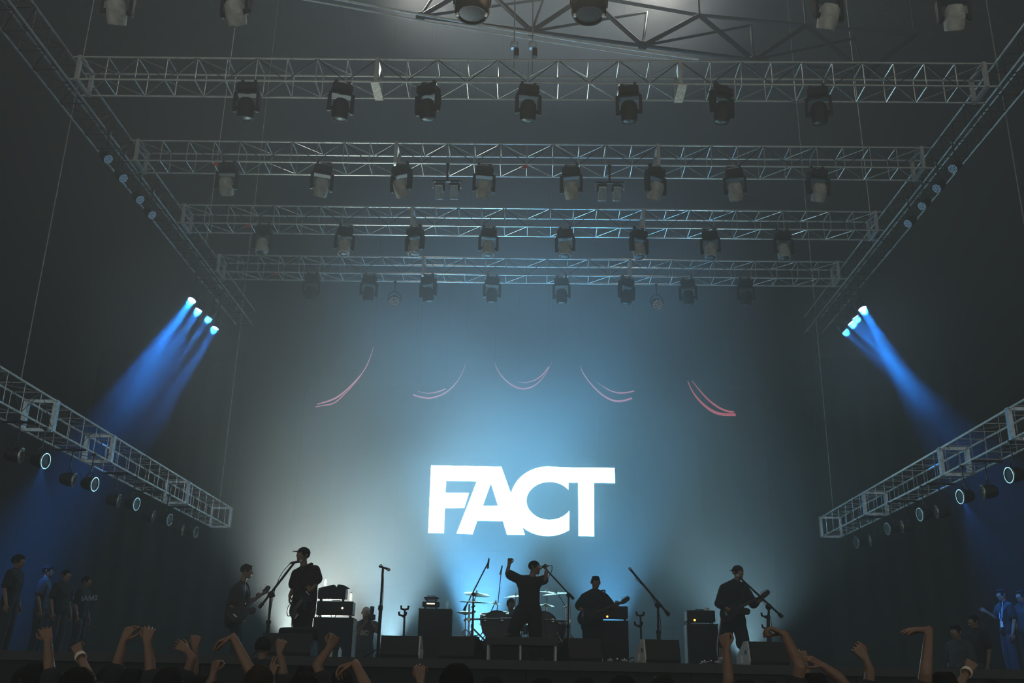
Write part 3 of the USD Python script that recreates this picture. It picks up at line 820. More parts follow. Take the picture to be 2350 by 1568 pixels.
def hand_parts(w, d, n, curl=0.3, s=1.0, thumb=1, spread=0.1, tcurl=None):
    """Palm, four fingers and a thumb from the wrist w along d; n is where the palm looks; thumb = +1 / -1 picks the thumb's side."""
    d = unit(d); n = np.array(n, float); n -= d * (n @ d); n = unit(n); t = np.cross(n, d) * thumb
    P = lambda a, b, e=0.0: np.array(w) + s * (d * a + t * b + n * e)
    ms = [blob((P(0.0, 0.016), 0.016 * s), (P(0.0, -0.016), 0.016 * s), (P(0.085, 0.034), 0.0125 * s), (P(0.08, -0.032), 0.011 * s), (P(0.045, 0.0, 0.004), 0.017 * s))]
    rot = lambda v, a: v * math.cos(a) + (np.cross(t, v) * math.sin(a) + t * (t @ v) * (1 - math.cos(a)))
    sgn = 1.0 if (np.cross(t, d) @ n) > 0 else -1.0
    for i, (b, L) in enumerate(((0.034, 0.074), (0.012, 0.082), (-0.011, 0.076), (-0.032, 0.060))):
        p = P(0.088 - 0.004 * abs(i - 1), b)
        v = unit(d + t * spread * (1.2 - i * 0.8))
        r = 0.0092 - 0.0006 * (i == 3)
        cu = curl if np.ndim(curl) == 0 else curl[i]
        a = 0
        for q, (fr, mx) in enumerate(((0.46, 1.35), (0.30, 1.65), (0.24, 1.0))):
            a += cu * mx
            e = p + s * L * fr * rot(v, sgn * a)
            ms.append(bone(p, e, r * s, (r - 0.0008) * s, 8))
            p, r = e, r - 0.0008
    tc = (0.6 if np.ndim(curl) else curl) if tcurl is None else tcurl
    p = P(0.022, 0.026, 0.006)
    v1 = unit(d * 0.62 + t * (0.72 - 0.35 * tc) + n * (0.20 + 0.45 * tc)); v2 = unit(d * (0.85 - 0.3 * tc) + t * (0.35 - 0.75 * tc) + n * (0.15 + 0.5 * tc))
    q = p + s * 0.046 * v1
    ms.append(bone(p, q, 0.0135 * s, 0.0105 * s, 8))
    q2 = q + s * 0.034 * v2
    ms.append(bone(q, q2, 0.0105 * s, 0.0095 * s, 8))
    ms.append(bone(q2, q2 + s * 0.026 * unit(v2 + n * 0.2 * tc - t * 0.3 * tc), 0.0095 * s, 0.0075 * s, 8))
    return ms


def pose(x, y, z0, h=1.72, face=180.0):
    """A relaxed standing figure's joints; face in degrees from +y (into the stage), clockwise."""
    a = math.radians(face)
    f = np.array([math.sin(a), math.cos(a), 0]); r = np.array([f[1], -f[0], 0])
    B = np.array([x, y, z0]); k = h / 1.72
    J = {'f': f, 'r': r, 'k': k, 'head': B + f * 0.02 * k + [0, 0, 0.93 * h], 'neck': B + [0, 0, 0.855 * h], 'chest': B + [0, 0, 0.735 * h], 'waist': B + [0, 0, 0.61 * h], 'pelvis': B + [0, 0, 0.53 * h]}
    for s, q in (('L', -1), ('R', 1)):
        J['sh' + s] = B + r * q * 0.175 * k + [0, 0, 0.815 * h]
        J['el' + s] = B + r * q * 0.235 * k - f * 0.02 + [0, 0, 0.635 * h]
        J['wr' + s] = B + r * q * 0.245 * k + f * 0.06 + [0, 0, 0.49 * h]
        J['hip' + s] = B + r * q * 0.088 * k + [0, 0, 0.52 * h]
        J['kn' + s] = B + r * q * 0.10 * k + f * 0.02 + [0, 0, 0.285 * h]
        J['an' + s] = B + r * q * 0.11 * k - f * 0.02 + [0, 0, 0.05 * h]
        J['foot' + s] = f.copy()
        J['hd' + s] = (np.array([0, 0, -1.0]), -r * q, 0.35)     # hand direction, palm normal, curl
    J['face'] = f.copy(); J['hup'] = np.array([0, 0, 1.0])
    return J


def person(label, J, shirt=('blackcloth', 0.55, 0.02, 0.0), legs=('denim', 1.0, 0.012), hair=('hair', 'short'), shoes='shoe', cap=None, group=None, detail=0.035, low=False, sx=1.0):
    """One continuous body with its face and hands, clothes over it. shirt: material, sleeve length along the arm (1 = elbow, 2 = wrist), looseness, hem below pelvis."""
    k = J['k']
    base = np.array([J['pelvis'][0], J['pelvis'][1], min(J['anL'][2], J['anR'][2]) - 0.06 * k])
    t = thing('person', label, 'person', xf(loc=base), group)
    hp, P, ax = head_parts(J['head'], J['face'], J['hup'], k)
    ms = list(hp)
    ms.append(bone(J['neck'] - np.array([0, 0, 0.03 * k]), J['head'] + np.array([0, 0, -0.05 * k]) - np.array(J['face']) * 0.015, 0.058 * k, 0.052 * k))
    ms.append(blob((J['shL'] - np.array([0, 0, 0.025]), 0.05 * k), (J['shR'] - np.array([0, 0, 0.025]), 0.05 * k), (J['neck'], 0.055 * k), (J['chest'], 0.10 * k)))
    rr = unit(J['shR'] - J['shL'])
    cl, cr = J['chest'] - rr * 0.06 * k, J['chest'] + rr * 0.06 * k
    wl, wr_ = J['waist'] - rr * 0.05 * k, J['waist'] + rr * 0.05 * k
    ms.append(blob((cl, 0.092 * k), (cr, 0.092 * k), (wl, 0.082 * k), (wr_, 0.082 * k)))
    ms.append(blob((wl, 0.082 * k), (wr_, 0.082 * k), (J['hipL'], 0.085 * k), (J['hipR'], 0.085 * k)))
    for s in 'LR':
        sh, el, wr = J['sh' + s], J['el' + s], J['wr' + s]
        sh = sh - np.array([0, 0, 0.02])
        ms += [bone(sh, el, 0.050 * k, 0.039 * k), bone(el, wr, 0.040 * k, 0.027 * k)]
        hd, hn, cu = J['hd' + s][:3]
        ms += hand_parts(wr, hd, hn, cu, k * 1.0, thumb=1 if s == 'L' else -1, tcurl=J['hd' + s][3] if len(J['hd' + s]) > 3 else None)
        hip, kn, an = J['hip' + s], J['kn' + s], J['an' + s]
        ms += [bone(hip, kn, 0.083 * k, 0.056 * k), bone(kn, (kn * 0.6 + an * 0.4), 0.055 * k, 0.054 * k), bone((kn * 0.6 + an * 0.4), an, 0.054 * k, 0.036 * k)]
        ff = unit(J['foot' + s])
        ms.append(blob((an, 0.036 * k), (an + ff * 0.14 * k + np.array([0, 0, -0.035 * k]), 0.026 * k), (an - ff * 0.04 * k + np.array([0, 0, -0.03 * k]), 0.03 * k)))
    part(t, 'body', smoothed(union(ms), detail), M['skin'], True, world=True)
    # clothes
    if shirt:
        m, sl, loose, hem = shirt
        g = loose
        c = [blob((J['shL'] - np.array([0, 0, 0.025]), 0.055 * k + g), (J['shR'] - np.array([0, 0, 0.025]), 0.055 * k + g), (J['neck'] - np.array([0, 0, 0.012]), 0.062 * k), (cl, 0.10 * k + g), (cr, 0.10 * k + g)),
             blob((cl, 0.10 * k + g), (cr, 0.10 * k + g), (wl, 0.09 * k + g * 1.4), (wr_, 0.09 * k + g * 1.4)),
             blob((wl, 0.09 * k + g * 1.4), (wr_, 0.09 * k + g * 1.4), (J['hipL'] - np.array([0, 0, hem]), 0.092 * k + g * 1.5), (J['hipR'] - np.array([0, 0, hem]), 0.092 * k + g * 1.5))]
        for s in 'LR':
            sh, el, wr = J['sh' + s], J['el' + s], J['wr' + s]
            sh = sh - np.array([0, 0, 0.02])
            if sl <= 1:
                e = sh + (el - sh) * sl
                c.append(bone(sh, e, 0.056 * k + g, 0.052 * k + g * 1.3))
            else:
                c += [bone(sh, el, 0.056 * k + g, 0.047 * k + g), bone(el, el + (wr - el) * min(sl - 1, 0.95), 0.047 * k + g, 0.036 * k + g)]
        sm = smoothed(union(c), detail)
        sm.vertices += 0.006 * (meshkit.noise(np.array(sm.vertices) * 9.0, 5)[:, None] - 0.5) * np.array(sm.vertex_normals) * 2
        part(t, 'shirt', sm, M[m] if isinstance(m, str) else m, True, world=True)
    if legs:
        m, ln, g = legs
        c = [blob((wl - np.array([0, 0, 0.05]), 0.088 * k + g * 0.5), (wr_ - np.array([0, 0, 0.05]), 0.088 * k + g * 0.5), (J['hipL'], 0.09 * k + g), (J['hipR'], 0.09 * k + g))]
        for s in 'LR':
            hip, kn, an = J['hip' + s], J['kn' + s], J['an' + s]
            if ln <= 1.0 and ln < 0.9:
                e = hip + (kn - hip) * (ln / 0.5) if ln <= 0.5 else kn + (an - kn) * ((ln - 0.5) / 0.5)
                c.append(bone(hip, kn if ln > 0.5 else e, 0.088 * k + g, 0.075 * k + g))
                if ln > 0.5:
                    c.append(bone(kn, e, 0.075 * k + g, 0.072 * k + g))
            else:
                c += [bone(hip, kn, 0.088 * k + g, 0.064 * k + g), bone(kn, an + (kn - an) * 0.04, 0.064 * k + g, 0.050 * k + g)]
        part(t, 'trousers' if ln > 0.9 else 'shorts', smoothed(union(c), detail), M[m], True, world=True)
    if shoes:
        for s in 'LR':
            an, ff = J['an' + s], unit(J['foot' + s])
            dn = np.array([0, 0, -1.0])
            part(t, 'shoe', blob((an + dn * 0.005, 0.044 * k), (an + ff * 0.15 * k + dn * 0.032 * k, 0.034 * k), (an - ff * 0.05 * k + dn * 0.028 * k, 0.036 * k)), M[shoes], 60, world=True)
    f, r, u = ax
    if hair:
        mname, style = hair
        cut = m3.Manifold.cube([0.2 * k, 0.4 * k, 0.3 * k], True)
        A = np.stack([f, r, u], 1)
        placed = lambda o: cut.transform(np.hstack([A, np.array(P(*o))[:, None]]).tolist())
        if style == 'bald':
            hm = None
        else:
            gsz = {'short': 1.07, 'crop': 1.035, 'thick': 1.22, 'long': 1.2}[style]
            hm = ell(P(-0.014, 0, 0.032), (f, r, u), np.array([0.097, 0.079, 0.089]) * gsz * k)
            hm = hm - placed((0.155, 0, -0.10)) - m3.Manifold.cube([0.5 * k, 0.4 * k, 0.2 * k], True).transform(np.hstack([A, np.array(P(0.12, 0, -0.115))[:, None]]).tolist())
            if style == 'long':
                hm = hm + blob((P(-0.05, 0.05, 0.0), 0.06 * k), (P(-0.05, -0.05, 0.0), 0.06 * k), (P(-0.06, 0.04, -0.17), 0.045 * k), (P(-0.06, -0.04, -0.17), 0.045 * k))
            if style == 'short' or style == 'thick':
                hm = hm + blob((P(0.06, 0.035, 0.083), 0.026 * k), (P(0.06, -0.035, 0.083), 0.026 * k), (P(-0.02, 0.04, 0.098), 0.028 * k), (P(-0.02, -0.04, 0.098), 0.028 * k))
        if hm is not None:
            q = smoothed(hm, 0.014, 2)
            q.vertices += (0.010 if style in ('thick', 'long') else 0.004) * (meshkit.noise(np.array(q.vertices) * 60.0, 3)[:, None] - 0.4) * np.array(q.vertex_normals)
            part(t, 'hair', q, M[mname], True, world=True)
    if cap:
        m, back = cap
        q = -1.0 if back else 1.0
        dome = ell(P(-0.012, 0, 0.045), (f, r, u), np.array([0.108, 0.088, 0.092]) * k) - m3.Manifold.cube([0.5 * k, 0.5 * k, 0.3 * k], True).transform(np.hstack([np.stack([f, r, u], 1), np.array(P(0, 0, -0.10))[:, None]]).tolist())
        cp = part(t, 'cap', smoothed(dome, 0.02, 2), M[m], True, world=True)
        part(cp, 'brim', blob((P(q * 0.08, 0.055, 0.052), 0.006), (P(q * 0.08, -0.055, 0.052), 0.006), (P(q * 0.165, 0.03, 0.046), 0.005), (P(q * 0.165, -0.03, 0.046), 0.005), (P(q * 0.05, 0, 0.055), 0.006)), M[m], world=True)
    if not low:
        for q in (-1, 1):
            part(t, 'eye', trimesh.creation.icosphere(2, 0.012 * k).apply_translation(P(0.074, q * 0.031, 0.014)), M['eye'], True, world=True)
    t.J, t.P = J, P
    return t


def px(J, Y, **kw):
    """Overrides joints by pixel position (x, y[, metres further back])."""
    for k, v in kw.items():
        J[k] = at(v[0], v[1], Y + (v[2] if len(v) > 2 else 0.0))
    return J


def up_from(J, name, parent, length, toward=-1):
    """Moves a joint in depth so that its bone has a true length (toward = -1 nearer the camera)."""
    a, b = J[parent], J[name]
    v = b - EYE; v = v / v[1]
    best = None
    for dy in np.linspace(0, 0.6, 61):
        c = b + v * dy * toward
        if best is None or abs(np.linalg.norm(c - a) - length) < best[0]:
            best = (abs(np.linalg.norm(c - a) - length), c)
    J[name] = best[1]


# -- the singer in the middle
Y = 16.9
c0 = at(1214, 1500, Y)
J = pose(c0[0], Y, ZS, 1.70, 140)
px(J, Y, head=(1227, 1303.5), neck=(1219, 1327), chest=(1214, 1349), waist=(1214, 1383), pelvis=(1211, 1404), shL=(1236, 1331), shR=(1193, 1328),
   elL=(1252, 1329), wrL=(1254, 1309), elR=(1164, 1316), wrR=(1168.5, 1295), hipL=(1224, 1405), hipR=(1199, 1405), knR=(1184, 1434, -0.25), anR=(1176, 1456, -0.30), knL=(1229, 1450, -0.05), anL=(1231, 1512, 0.0))
up_from(J, 'elL', 'shL', 0.27); up_from(J, 'wrL', 'elL', 0.22, 1)
J['wrL'] = at(1254, 1309, Y - 0.12); J['elL'] = at(1251, 1331, Y - 0.22)
J['face'] = unit([0.8, -0.25, 0.0]); J['footR'] = unit([-0.5, -0.8, 0])
J['hdL'] = (unit([0.0, 0.3, 1.0]), np.array([-1.0, 0, 0]), 0.85)
J['hdR'] = (unit([0.15, 0, 1.0]), unit([0.6, -1, 0]), 0.95)
vocal = person('person in a loose black tee with one fist raised, singing into a hand-held microphone mid-stage', J, ('blackcloth', 0.75, 0.025, 0.06), ('blackcloth', 1.0, 0.05), ('hair', 'crop'))

# -- capped guitarist at the left microphone
Y = 15.35
c0 = at(693, 1512, Y)
J = pose(c0[0], Y, ZS, 1.72, 205)
px(J, Y, head=(695, 1276), neck=(699, 1302), chest=(701, 1330), waist=(700, 1366), pelvis=(697, 1392), shL=(722, 1308), shR=(682, 1316), elL=(728, 1334, 0.05), wrL=(716, 1352, -0.14),
   elR=(674, 1350, 0.0), wrR=(665, 1368, -0.12), hipL=(704, 1396), hipR=(686, 1396), knL=(703, 1454), knR=(684, 1454), anL=(703, 1508), anR=(682, 1508))
J['face'] = unit([-0.75, -0.75, 0.04])
J['hdR'] = (unit([0.05, -0.2, -1.0]), unit([1, 0.2, 0]), 0.4)
J['hdL'] = (unit([-1, -0.2, -0.2]), unit([0, 1, 0.2]), 0.6)
capman = person('person in cap and long striped tee singing at the leftmost microphone stand', J, (stripes, 0.72, 0.035, 0.05), ('blackcloth', 1.0, 0.02), ('hair', 'crop'), 'shoe', ('blackcloth', False))

# -- bass player at the far left
Y = 17.0
c0 = at(535, 1512, Y)
J = pose(c0[0], Y, ZS, 1.68, 75)
px(J, Y, head=(566, 1312), neck=(555, 1337), chest=(545, 1360), waist=(536, 1398), pelvis=(534, 1418), shL=(553, 1348, 0.18), shR=(546, 1351, -0.18), elL=(566, 1381, 0.25), wrL=(588, 1374, 0.22),
   elR=(531, 1394, -0.28), wrR=(551, 1408, -0.22), hipL=(538, 1420, 0.09), hipR=(534, 1421, -0.09), knL=(545, 1462, 0.1), knR=(541, 1462, -0.08), anL=(540, 1509, 0.1), anR=(535, 1509, -0.08))
J['face'] = unit([0.97, 0.1, -0.1]); J['hup'] = unit([0.1, 0, 1])
J['hdL'] = (unit([0.7, -0.1, 0.55]), unit([0.2, -1, 0.3]), 0.7)
J['hdR'] = (unit([0.8, 0.2, -0.3]), unit([0, 1, -0.3]), 0.5)
bassman = person('person in dark tee leaning over a bass guitar, leftmost of the band', J, ('blackcloth', 0.7, 0.03, 0.04), ('denim', 1.0, 0.015), ('hair', 'short'))

# -- guitarist right of the middle
Y = 18.1
c0 = at(1360, 1514, Y)
J = pose(c0[0], Y, ZS, 1.66, 178)
px(J, Y, head=(1367, 1338), neck=(1365, 1355), chest=(1363, 1382), waist=(1361, 1410), pelvis=(1358, 1430), shR=(1342, 1369), shL=(1387, 1369), elR=(1328, 1394), wrR=(1345, 1409, -0.24), elL=(1402, 1392, -0.05), wrL=(1412, 1392, -0.25),
   hipR=(1350, 1433), hipL=(1368, 1433), knR=(1350, 1462, -0.18), knL=(1372, 1466, -0.1), anR=(1347, 1512), anL=(1378, 1513))
J['face'] = unit([0.1, -1, -0.12])
J['hdR'] = (unit([1, -0.1, -0.1]), unit([0, 1, 0]), 0.5)
J['hdL'] = (unit([0.3, -0.2, 0.6]), unit([0.3, 1, 0.2]), 0.75)
midman = person('person in black tee playing guitar before the amp right of the drums', J, ('blackcloth', 0.85, 0.03, 0.03), ('blackcloth', 0.72, 0.03), ('hair', 'short'), 'sole')

# -- singing guitarist in shorts at the right
Y = 17.2
c0 = at(1682, 1512, Y)
J = pose(c0[0], Y, ZS, 1.72, 165)
px(J, Y, head=(1694, 1316), neck=(1688, 1334), chest=(1684, 1364), waist=(1681, 1400), pelvis=(1681, 1418), shR=(1662, 1349), shL=(1708, 1352), elR=(1650, 1385), wrR=(1672, 1400, -0.25), elL=(1729, 1386, 0.0), wrL=(1739, 1381, -0.22),
   hipR=(1672, 1424), hipL=(1693, 1424), knR=(1663, 1465), knL=(1704, 1466), anR=(1656, 1512), anL=(1704, 1513))
J['face'] = unit([0.55, -0.8, -0.05])
J['hdR'] = (unit([1, -0.1, -0.2]), unit([0, 1, 0]), 0.5)
J['hdL'] = (unit([0.4, -0.2, 0.4]), unit([0.2, 1, 0.3]), 0.75)
rightman = person('person in cap and knee-length shorts playing guitar and singing at the right', J, ('blackcloth', 1.55, 0.035, 0.03), ('blackcloth', 0.62, 0.04), ('hair', 'crop'), 'sole', ('blackcloth', True))

# -- drummer behind the kit
Y = 20.6
J = pose(at(1172, 1450, Y)[0], Y, ZS + 0.45, 1.70, 178)
px(J, Y, head=(1173, 1389), neck=(1173, 1413), chest=(1174, 1432), waist=(1174, 1458), pelvis=(1174, 1474), shR=(1153, 1420), shL=(1195, 1420), elR=(1144, 1442, -0.1), wrR=(1152, 1436, -0.36), elL=(1203, 1442, -0.1), wrL=(1196, 1436, -0.36),
   hipR=(1165, 1476), hipL=(1184, 1476), knR=(1155, 1474, -0.42), knL=(1193, 1474, -0.42))
for s, x in (('R', 1155), ('L', 1193)):
    J['an' + s] = np.array([J['kn' + s][0], J['kn' + s][1] + 0.05, ZS + 0.45 + 0.09])
J['hdR'] = (unit([0.2, -1, 0.3]), unit([0, 0, -1]), 0.8); J['hdL'] = (unit([-0.2, -1, 0.3]), unit([0, 0, -1]), 0.8)
drummer = person('person with bushy black hair seated behind the drum kit', J, ('blackcloth', 0.6, 0.02, 0.0), ('blackcloth', 0.55, 0.03), ('hair', 'thick'))

# -- photographer kneeling behind the left amps


def kneel(label, Y, hx, hy, face, **kw):
    """A kneeling figure whose head is at a pixel."""
    h = at(hx, hy, Y)
    a = math.radians(face); f = np.array([math.sin(a), math.cos(a), 0])
    J = pose(h[0], Y, h[2] - 0.93 * 1.70, 1.70, face)
    z0 = ZS
    J['pelvis'][2] = max(J['pelvis'][2], z0 + 0.30)
    for s in 'LR':
        J['kn' + s] = J['hip' + s] + f * 0.12 + np.array([0, 0, -0.40]); J['kn' + s][2] = z0 + 0.075
        J['an' + s] = J['kn' + s] - f * 0.42 + np.array([0, 0, 0.0]); J['an' + s][2] = z0 + 0.085
        J['foot' + s] = -f * 0.5 + np.array([0, 0, -0.9]) * 0
        J['foot' + s] = -f
    return J


Y = 19.6
J = kneel('', Y, 840, 1408, 165)
px(J, Y, shR=(823, 1432), shL=(860, 1432), elR=(822, 1452, -0.10), wrR=(840, 1429, -0.22), elL=(866, 1450, -0.08), wrL=(852, 1430, -0.22))
J['hdR'] = (unit([0.5, -0.3, 0.8]), unit([0.6, 0.5, 0]), 0.55); J['hdL'] = (unit([-0.1, -0.3, 0.9]), unit([-0.6, 0.5, 0]), 0.55)
J['face'] = unit([0.25, -0.95, -0.1])
photog = person('kneeling person in printed tee photographing with a flash beside the left amp stack', J, ('greycloth', 0.6, 0.02, 0.0), ('greycloth', 1.0, 0.02), ('palehair', 'crop'))
tx = meshkit.text_mesh('RC', 0.085, 0.004, True)
tx = moved(tx, np.array([[1.0, 0, 0], [0, 0, -1.0], [0, 1.0, 0]]).T @ np.eye(3) if False else np.array([[1.0, 0, 0], [0, 0, -1.0], [0, 1.0, 0]]), (0, 0, 0))
cz = at(831, 1465, Y)
part(photog, 'shirt_print', tx.apply_translation((at(829, 1465, Y)[0], J['chest'][1] - 0.155, at(829, 1459, Y)[2])), M['clothprint'], False, 'pale letters RC printed on the tee', world=True)
p = at(853, 1417, Y - 0.30)
t = thing('photo_camera', 'black camera with a tall flash on top held by the kneeling person beside the amps', 'camera', xf(loc=p))
part(t, 'camera_body', rbox((-0.07, -0.03, -0.05), (0.07, 0.03, 0.05), 0.012), M['blackplastic'])
part(t, 'lens_barrel', cyl((0.02, -0.03, -0.005), (0.05, -0.17, -0.01), 0.038, 14), M['blackplastic'])
part(t, 'flash', [rbox((-0.03, -0.03, 0.05), (0.03, 0.03, 0.09), 0.008), rbox((-0.038, -0.04, 0.09), (0.038, 0.035, 0.20), 0.01)], M['blackplastic'])

# -- people on the dark wings, caught by blue light
wing = [('person in the left wing whose dark shirt carries blue-lit lettering, looking to the stage', 19.2, 197, 1336, 95, 'hair', 'blackcloth', 'short'),
        ('person in the left wing with blue light on the forehead, nearest the stage edge', 18.0, 150, 1322, 110, 'hair', 'blackcloth', 'crop'),
        ('person in the left wing in a cap, standing left of the others', 18.4, 108, 1312, 80, 'hair', 'greycloth', 'short'),
        ('person at the far left edge of the wing, almost lost in the dark', 17.6, 40, 1290, 90, 'hair', 'blackcloth', 'thick'),
        ('person in the right wing with a pass on a lanyard, face lit blue', 21.0, 2301, 1367, 262, 'hair', 'blackcloth', 'short'),
        ('person at the far right edge of the wing, face lit blue', 21.4, 2345, 1370, 255, 'hair', 'blackcloth', 'short')]
wp = []
for i, (lab, Y, hx, hy, fc, hr, cl_, stl) in enumerate(wing):
    h = at(hx, hy, Y)
    hh = (h[2] - ZS) / 0.93
    J = pose(h[0], Y, ZS, hh, fc)
    if i == 4:
        a_ = J['f']; J['elR'] = J['shR'] + a_ * 0.12 + np.array([0, 0, -0.24]); J['wrR'] = J['elR'] + a_ * 0.18 + np.array([0, 0, 0.12]); J['hdR'] = (unit(a_ + [0, 0, 0.5]), np.array([0, 1.0, 0]), 0.5)
    wp.append(person(lab, J, (cl_, 0.7, 0.02, 0.0), ('denim', 1.0, 0.02), (hr, stl), 'shoe', ('blackcloth', False) if i == 2 else None))
tx = meshkit.text_mesh('UNAMI', 0.09, 0.004, True)
tx = moved(tx, np.array([[1.0, 0, 0], [0, 0, -1.0], [0, 1.0, 0]]))
tx.apply_translation(-tx.bounds.mean(0)); tx.apply_transform(xf(ry(-8) @ rz(28)))
q = wp[0].J['chest'] + np.array([0.10, -0.135, -0.02])
part(wp[0], 'shirt_print', tx.apply_translation(q), M['bluecloth'], False, 'pale letters UNAMI printed on the shirt', world=True)
q = wp[4].J['chest'] + wp[4].J['f'] * 0.14 + np.array([0, -0.06, -0.24])
part(wp[4], 'lanyard', [tube([wp[4].J['neck'] + wp[4].J['f'] * 0.05 + np.array([0, s * 0.05, 0.0]), q + np.array([0, s * 0.05, 0.13]), q + np.array([0, 0, 0.06])], 0.010, 5) for s in (-1, 1)], M['bluecloth'], world=True)
part(wp[4], 'pass_card', rbox(q + [-0.012, -0.045, -0.06], q + [0.012, 0.045, 0.06], 0.005), M['white'], world=True)
for lab, Y, hx, hy, fc, cl_ in (('person crouching in the right wing with only a blue-lit brow showing', 18.4, 2236, 1428, 250, 'blackcloth'), ('person in a charcoal tee crouching low at the right end of the stage', 17.4, 2196, 1452, 240, 'greycloth')):
    person(lab, kneel('', Y, hx, hy, fc), (cl_, 0.7, 0.02, 0.0), ('denim', 1.0, 0.02), ('hair', 'short'))

# ------------------------------------------------------------------ guitars
def frame3(p0, p1, face):
    """x from p0 to p1, z towards face."""
    x = unit(np.array(p1) - np.array(p0)); z = np.array(face, float); z -= x * (z @ x); z = unit(z)
    return np.stack([x, np.cross(z, x), z], 1)


def guitar(label, cat, p0, p1, facing, scale=1.0, bass=False, body='guitardark', strap=None):
    """p0: middle of the body, p1: towards the headstock tip."""
    R = frame3(p0, p1, facing)
    name = 'bass_guitar' if bass else 'electric_guitar'
    t = thing(name, label, cat, xf(R, p0))
    s = scale
    b = unary_union([Point(-0.06, 0).buffer(0.165), Point(0.13, 0).buffer(0.125), sbox(-0.06, -0.115, 0.13, 0.115),
                     Polygon([(0.05, 0.06), (0.27, 0.155), (0.30, 0.12), (0.18, 0.02)]).buffer(0.02), Polygon([(0.05, -0.06), (0.24, -0.15), (0.27, -0.11), (0.18, -0.02)]).buffer(0.02)])
    b = b.difference(sbox(0.21, -0.055, 0.4, 0.055)).buffer(-0.02).buffer(0.02)
    b = affinity.scale(b, s, s, origin=(0, 0))
    part(t, 'guitar_body', prism(b, 0.042).apply_translation((0, 0, -0.021)), M[body], 30)
    pick = affinity.scale(Polygon([(-0.10, -0.11), (0.10, -0.09), (0.2, -0.05), (0.14, 0.06), (0.02, 0.06), (-0.06, -0.02)]).buffer(0.015), s, s, origin=(0, 0))
    part(t, 'pickguard', prism(pick, 0.004).apply_translation((0, 0, 0.0215)), M['blackplastic'])
    hl = 0.19 if bass else 0.17
    x0, x1 = 0.16 * s, np.linalg.norm(np.array(p1) - np.array(p0)) - hl
    part(t, 'neck', blob((np.array([x0, 0.022, 0.022]), 0.008), (np.array([x0, -0.022, 0.022]), 0.008), (np.array([x1, 0.019, 0.022]), 0.007), (np.array([x1, -0.019, 0.022]), 0.007), (np.array([x0, 0, 0.01]), 0.012), (np.array([x1, 0, 0.012]), 0.010)), M['maple'], 50)
    hp = Polygon([(x1, -0.024), (x1, 0.024), (x1 + 0.03, 0.05), (x1 + hl - 0.03, 0.065), (x1 + hl, 0.045), (x1 + hl - 0.01, 0.0), (x1 + 0.06, -0.035)]).buffer(-0.004).buffer(0.008)
    part(t, 'headstock', prism(hp, 0.016).apply_translation((0, 0, 0.004)), M['maple' if not bass else 'guitardark'], 30)
    n = 4 if bass else 6
    for i in range(n):
        xx = x1 + 0.025 + i * (hl - 0.05) / (n - 1)
        part(t, 'tuning_peg', [cyl((xx, 0.045, 0.012), (xx, 0.085 if not bass else 0.10, 0.012), 0.004, 6), rbox((xx - 0.008, 0.08 if not bass else 0.095, 0.006), (xx + 0.008, 0.098 if not bass else 0.118, 0.018), 0.003)], M['chrome'])
    for xx in (-0.02, 0.07):
        part(t, 'pickup', rbox((xx * s - 0.018, -0.045, 0.02), (xx * s + 0.018, 0.045, 0.032), 0.004), M['blackplastic'])
    part(t, 'bridge', rbox((-0.12 * s, -0.04, 0.02), (-0.09 * s, 0.04, 0.034), 0.004), M['chrome'])
    part(t, 'strings', [cyl((-0.1 * s, (i - (n - 1) / 2) * 0.011, 0.036), (x1 + 0.05, (i - (n - 1) / 2) * 0.008, 0.032), 0.0009, 4) for i in range(n)], M['chrome'], kind='stuff')
    for i in range(2):
        part(t, 'control_knob', cyl((-0.12 * s - 0.03 * i, -0.09 * s + 0.015 * i, 0.02), (-0.12 * s - 0.03 * i, -0.09 * s + 0.015 * i, 0.038), 0.011, 10), M['blackplastic'])
    if strap is not None:
        part(t, 'strap', tube(spline(strap, 24), 0.016, 6), M['strap'], world=True)
    return t


J = bassman.J
guitar('dark bass guitar slung on the leaning player, leftmost of the band', 'bass guitar', at(548, 1408, 16.72), at(621, 1350, 17.35), (0.35, -0.8, 0.4), 1.0, True, 'guitardark',
       [at(555, 1398, 16.85), J['chest'] + [0.22, -0.05, 0.0], J['shL'] + [0.05, 0.0, 0.10], J['neck'] + [-0.07, 0.0, -0.02], J['chest'] + [-0.125, -0.02, 0], at(538, 1412, 16.8)])
J = capman.J
guitar('dark guitar hanging at the hip of the capped singer with its neck pointing down', 'guitar', at(698, 1370, 15.10), at(664, 1413, 14.65), (0.3, -1, -0.2), 0.8, False, 'guitardark',
       [at(694, 1366, 15.05), J['chest'] + [-0.05, -0.2, 0.05], J['shL'] + [-0.04, -0.05, 0.09], J['neck'] + [0.05, 0.13, -0.08], J['chest'] + [0.0, 0.2, -0.1], at(697, 1380, 15.2)])
J = midman.J
guitar('dark guitar across the player in front of the amp right of the drums', 'guitar', at(1352, 1414, 17.80), at(1446, 1377, 17.45), (0.1, -0.8, 0.5), 1.0, False, 'guitardark',
       [at(1372, 1402, 17.78), J['chest'] + [0.14, -0.2, 0.06], J['shL'] + [0.0, -0.02, 0.10], J['neck'] + [0.02, 0.14, -0.06], J['chest'] + [-0.13, 0.13, -0.05], at(1338, 1418, 17.0)])
J = rightman.J
guitar('dark guitar held by the singing player in shorts at the right, headstock up', 'guitar', at(1681, 1404, 16.93), at(1768, 1362, 16.62), (0.1, -0.8, 0.5), 1.0, False, 'guitardark',
       [at(1699, 1394, 16.9), J['chest'] + [0.14, -0.2, 0.06], J['shL'] + [0.0, -0.02, 0.10], J['neck'] + [0.02, 0.14, -0.06], J['chest'] + [-0.13, 0.13, -0.05], at(1664, 1408, 17.0)])

# ------------------------------------------------------------------ amplifiers


